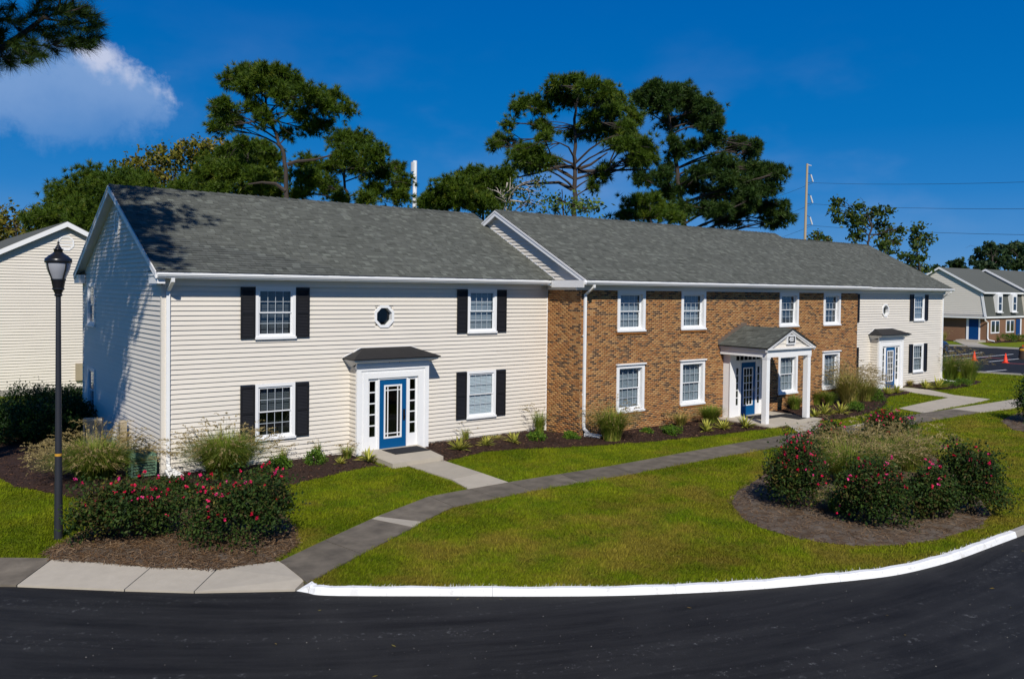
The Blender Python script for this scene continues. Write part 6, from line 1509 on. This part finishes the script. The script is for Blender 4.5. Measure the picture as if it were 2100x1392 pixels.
# ---- ornamental grasses and yuccas
def ograss(label, P, h, spread, nb, npl, group=None, lean=.5, tone=.42, plume=.26, bw=.018, pale=.0, up=.0, name='ornamental_grass'):
    P = np.array([P[0], P[1], 0.05]); root = tag(empty(name, tuple(P)), label, 'ornamental grass', group, 'thing')
    def arcs(n, hh, sp, w0, seg=4):
        a = RNG.uniform(0, 2 * pi, n); r = np.sqrt(RNG.uniform(0, 1, n)) * sp; H = hh * RNG.uniform(.6, 1.05, n); b0 = np.stack([np.cos(a), np.sin(a)], 1) * (RNG.uniform(0, .34, n) * sp)[:, None]
        a2 = a + RNG.normal(0, .5, n); V, F = [], []; side = np.column_stack([-np.sin(a2), np.cos(a2), np.zeros(n)])
        for k in range(seg + 1):
            t = k / seg; xy = b0 + np.stack([np.cos(a2), np.sin(a2)], 1) * (r * t ** 1.5)[:, None]; z = H * (1.25 * t - .25 * t ** 2 - lean * .55 * t ** 3.2 * (r / max(sp, 1e-6)))
            c = np.column_stack([xy, z]); w = w0 * (1 - .85 * t); V += [c - side * w * .5, c + side * w * .5]
        V = np.stack(V, 1); m = 2 * (seg + 1); V = V.reshape(-1, 3); i = np.arange(n)[:, None, None] * m
        q = np.array([[2 * k, 2 * k + 1, 2 * k + 3, 2 * k + 2] for k in range(seg)])[None]
        return V, (i + q).reshape(-1, 4), np.repeat(np.clip(RNG.normal(tone, .22, n), 0, 1), seg), c, unit(c - (b0_ := np.column_stack([b0, np.zeros(n)])))
    V, F, T, _, _ = arcs(nb, h * .86, spread, bw)
    o = link('blades', np_mesh('blades', V, F, T), 'grass_blades', root); o['kind'] = 'stuff'
    if npl:
        V, F, T, tips, _ = arcs(npl, h * 1.08, spread * 1.0, .006)
        out = np.column_stack([tips[:, :2], np.zeros(npl)]); dirs = unit(unit(out) * .75 + np.array([0, 0, .35]) + RNG.normal(size=(npl, 3)) * .2)
        k = 16; s = RNG.uniform(0, 1, (npl, k, 1)); droop = np.array([0, 0, -1.]) * (s ** 2) * plume * .35
        c = tips[:, None] + dirs[:, None] * (s - .15) * plume + droop; nd = unit(dirs[:, None] * 1.0 + RNG.normal(size=(npl, k, 3)) * .55)
        b = c.reshape(-1, 3); tp = (c + nd * plume * .26 * (1 - .5 * s)).reshape(-1, 3)
        me = blades_mesh('plumes', b, tp, np.full(len(b), .018), np.clip(np.repeat(RNG.normal(.5, .2, npl), k), 0, 1)); o = link('plumes', me, 'grass_plumes', root); o['kind'] = 'stuff'
        o = link('stalks', np_mesh('stalks', V, F, np.clip(T + .3, 0, 1)), 'grass_blades', root); o['kind'] = 'stuff'
    return root
GO = 'ornamental grasses'
ograss('wide tan-plumed grass in front of the tan cabinet', gp(196, 985), 1.40, 1.25, 3200, 420, GO, lean=.9, tone=.45, plume=.34); ograss('wide plumed grass under the window by the cream corner', gp(462, 985), 1.62, 1.15, 3400, 260, GO, lean=.8, tone=.45, plume=.30)
ograss('upright reedy grass where cream siding meets brick', gp(1106, 893), 1.02, .42, 260, 26, GO, lean=.3, tone=.38); ograss('full green grass beside the brick corner splash block', gp(1254, 905), 1.45, .85, 1500, 150, GO, lean=.7, tone=.55)
ograss('low tan grass below the second brick windows', gp(1396, 877), .66, .45, 420, 50, GO, tone=.85); ograss('fine dark green grass tuft beside the portico door', gp(1457, 872), .9, .6, 1100, 0, GO, lean=.4, tone=.42)
ograss('small grass tuft by the first door surround', gp(712, 943), .46, .36, 220, 16, GO, tone=.55); ograss('thin grass behind the shrub under the first window', gp(652, 941), .66, .22, 60, 8, GO, tone=.6); ograss('thin grass behind the shrub by the plumed clump', gp(580, 951), .62, .24, 60, 8, GO, tone=.6)
ograss('wispy grass behind the largest yucca', gp(955, 905), .55, .25, 70, 8, GO, tone=.6); ograss('flattened tan grass between two yuccas', gp(1018, 905), .24, .42, 160, 0, GO, lean=1., tone=.95)
ograss('green grass behind the portico\'s outer post', gp(1672, 832), .95, .55, 500, 20, GO, tone=.42); ograss('dense green grass tuft below the last brick window', gp(1700, 834), .80, .45, 520, 0, GO, lean=.3, tone=.3); ograss('green grass tuft just inside the portico shade', gp(1630, 842), .85, .5, 450, 0, GO, tone=.35)
ograss('tallest plumed grass at the end of the brick wall', gp(1742, 832), 1.95, 1.0, 1100, 360, GO, lean=.5, tone=.8, plume=.38); ograss('feathery grass before the far cream wall', gp(1772, 824), 1.5, 1.0, 800, 200, GO, lean=.6, tone=.7)
ograss('short tan grass by the far door surround', gp(1797, 800), .55, .45, 220, 10, GO, tone=.85); ograss('small straw-coloured tuft beside the last door', gp(1867, 792), .42, .35, 220, 0, GO, tone=1.); ograss('plumed grass next to the last downspout', gp(1950, 783), 2.0, .9, 700, 110, GO, lean=.4, tone=.38); ograss('plumed grass at the tip of the end bed', gp(1986, 786), 1.95, .9, 700, 130, GO, lean=.45, tone=.45)
GIG = 'pale grasses in the island bed'
ograss('pale plumed grass at the middle of the island bed', gp(1742, 1000), 1.5, .95, 1000, 190, GIG, lean=.7, tone=.45, plume=.34); ograss('pale plumed grass leaning over the island\'s centre rose', gp(1800, 985), 1.5, .95, 1000, 190, GIG, lean=.7, tone=.48, plume=.34); ograss('pale plumed grass on the footpath side of the island bed', gp(1868, 968), 1.5, 1.0, 900, 170, GIG, lean=.8, tone=.6, plume=.34); ograss('green arching grass between the island\'s two front roses', gp(1722, 1052), .85, .65, 500, 10, GIG, lean=1., tone=.25); ograss('pale grass behind the island\'s first rose', gp(1715, 975), 1.55, .8, 700, 120, GIG, lean=.7, tone=.6, plume=.3)
ograss('straw-coloured grass at the mansard building\'s corner bed', (87.4, 20.5), 1.3, .7, 260, 30, None, tone=.9)
GY = 'variegated yuccas in the mulch beds'
def yucca(label, P, s=1., n=34):
    P = np.array([P[0], P[1], .07]); root = tag(empty('yucca_plant', tuple(P)), label, 'yucca', GY); mb = MB(); ed = MB()
    for k in range(n):
        a = RNG.uniform(0, 2 * pi); el = RNG.uniform(.15, 1.35); L = s * RNG.uniform(.34, .52); w = s * .020; dr = np.array([cos(a) * cos(el), sin(a) * cos(el), sin(el)]); sd = np.array([-sin(a), cos(a), 0]); upv = np.cross(sd, dr)
        bend = -.12 * cos(el) * L; p0, p1, p2 = dr * .02, dr * L * .55, dr * L + np.array([0, 0, bend]); t = RNG.uniform(.55, 1.)
        mb.add([p0 - sd * w * .6, p0 + sd * w * .6, p1 + sd * w, p2, p1 - sd * w], [(0, 1, 2, 3, 4)], t)
        for s_ in (-1, 1): ed.add([p0 + s_ * sd * w * .6, p1 + s_ * sd * w, p2, p1 + s_ * sd * w * 1.45, p0 + s_ * sd * w * 1.0], [(0, 1, 2, 3, 4)], RNG.uniform(0, .25))
    o = mb.build('leaf_blades', 'yucca_leaves', root); o['kind'] = 'stuff'; o = ed.build('leaf_edges', 'yucca_leaves', root); o['kind'] = 'stuff'
for (u, v, s, lab) in ((755, 945, .95, 'yellow yucca at the corner of the first stoop'), (696, 951, .55, 'smallest yucca, sparse, near the first door surround'), (941, 923, 1.15, 'largest yellow yucca past the first stoop'), (996, 914, .85, 'yellow yucca between the largest one and the flattened tan grass'), (1055, 908, .9, 'yellow yucca nearest the reedy grass'), (1448, 885, 1.1, 'yellow yucca in front of the fine dark green tuft'), (1484, 879, 1.1, 'yellow yucca before the portico slab\'s edge'), (1528, 876, 1.15, 'yellow yucca touching the portico slab'),
                       (1671, 854, .9, 'yellow yucca touching the portico\'s outer post'), (1691, 850, 1.2, 'yellow yucca second from the portico\'s outer post'), (1724, 848, 1.15, 'yellow yucca third from the portico\'s outer post'), (1819, 808, 1.1, 'yellow yucca at the bend before the far door'), (1839, 805, 1.1, 'yellow yucca at the far door\'s path'), (1897, 796, 1.15, 'flat yellow yucca past the far door'), (1923, 796, 1.5, 'spreading yellow yucca below the last shuttered window')):
    yucca(lab, gp(u, v, .06), s, int(24 + 14 * s))
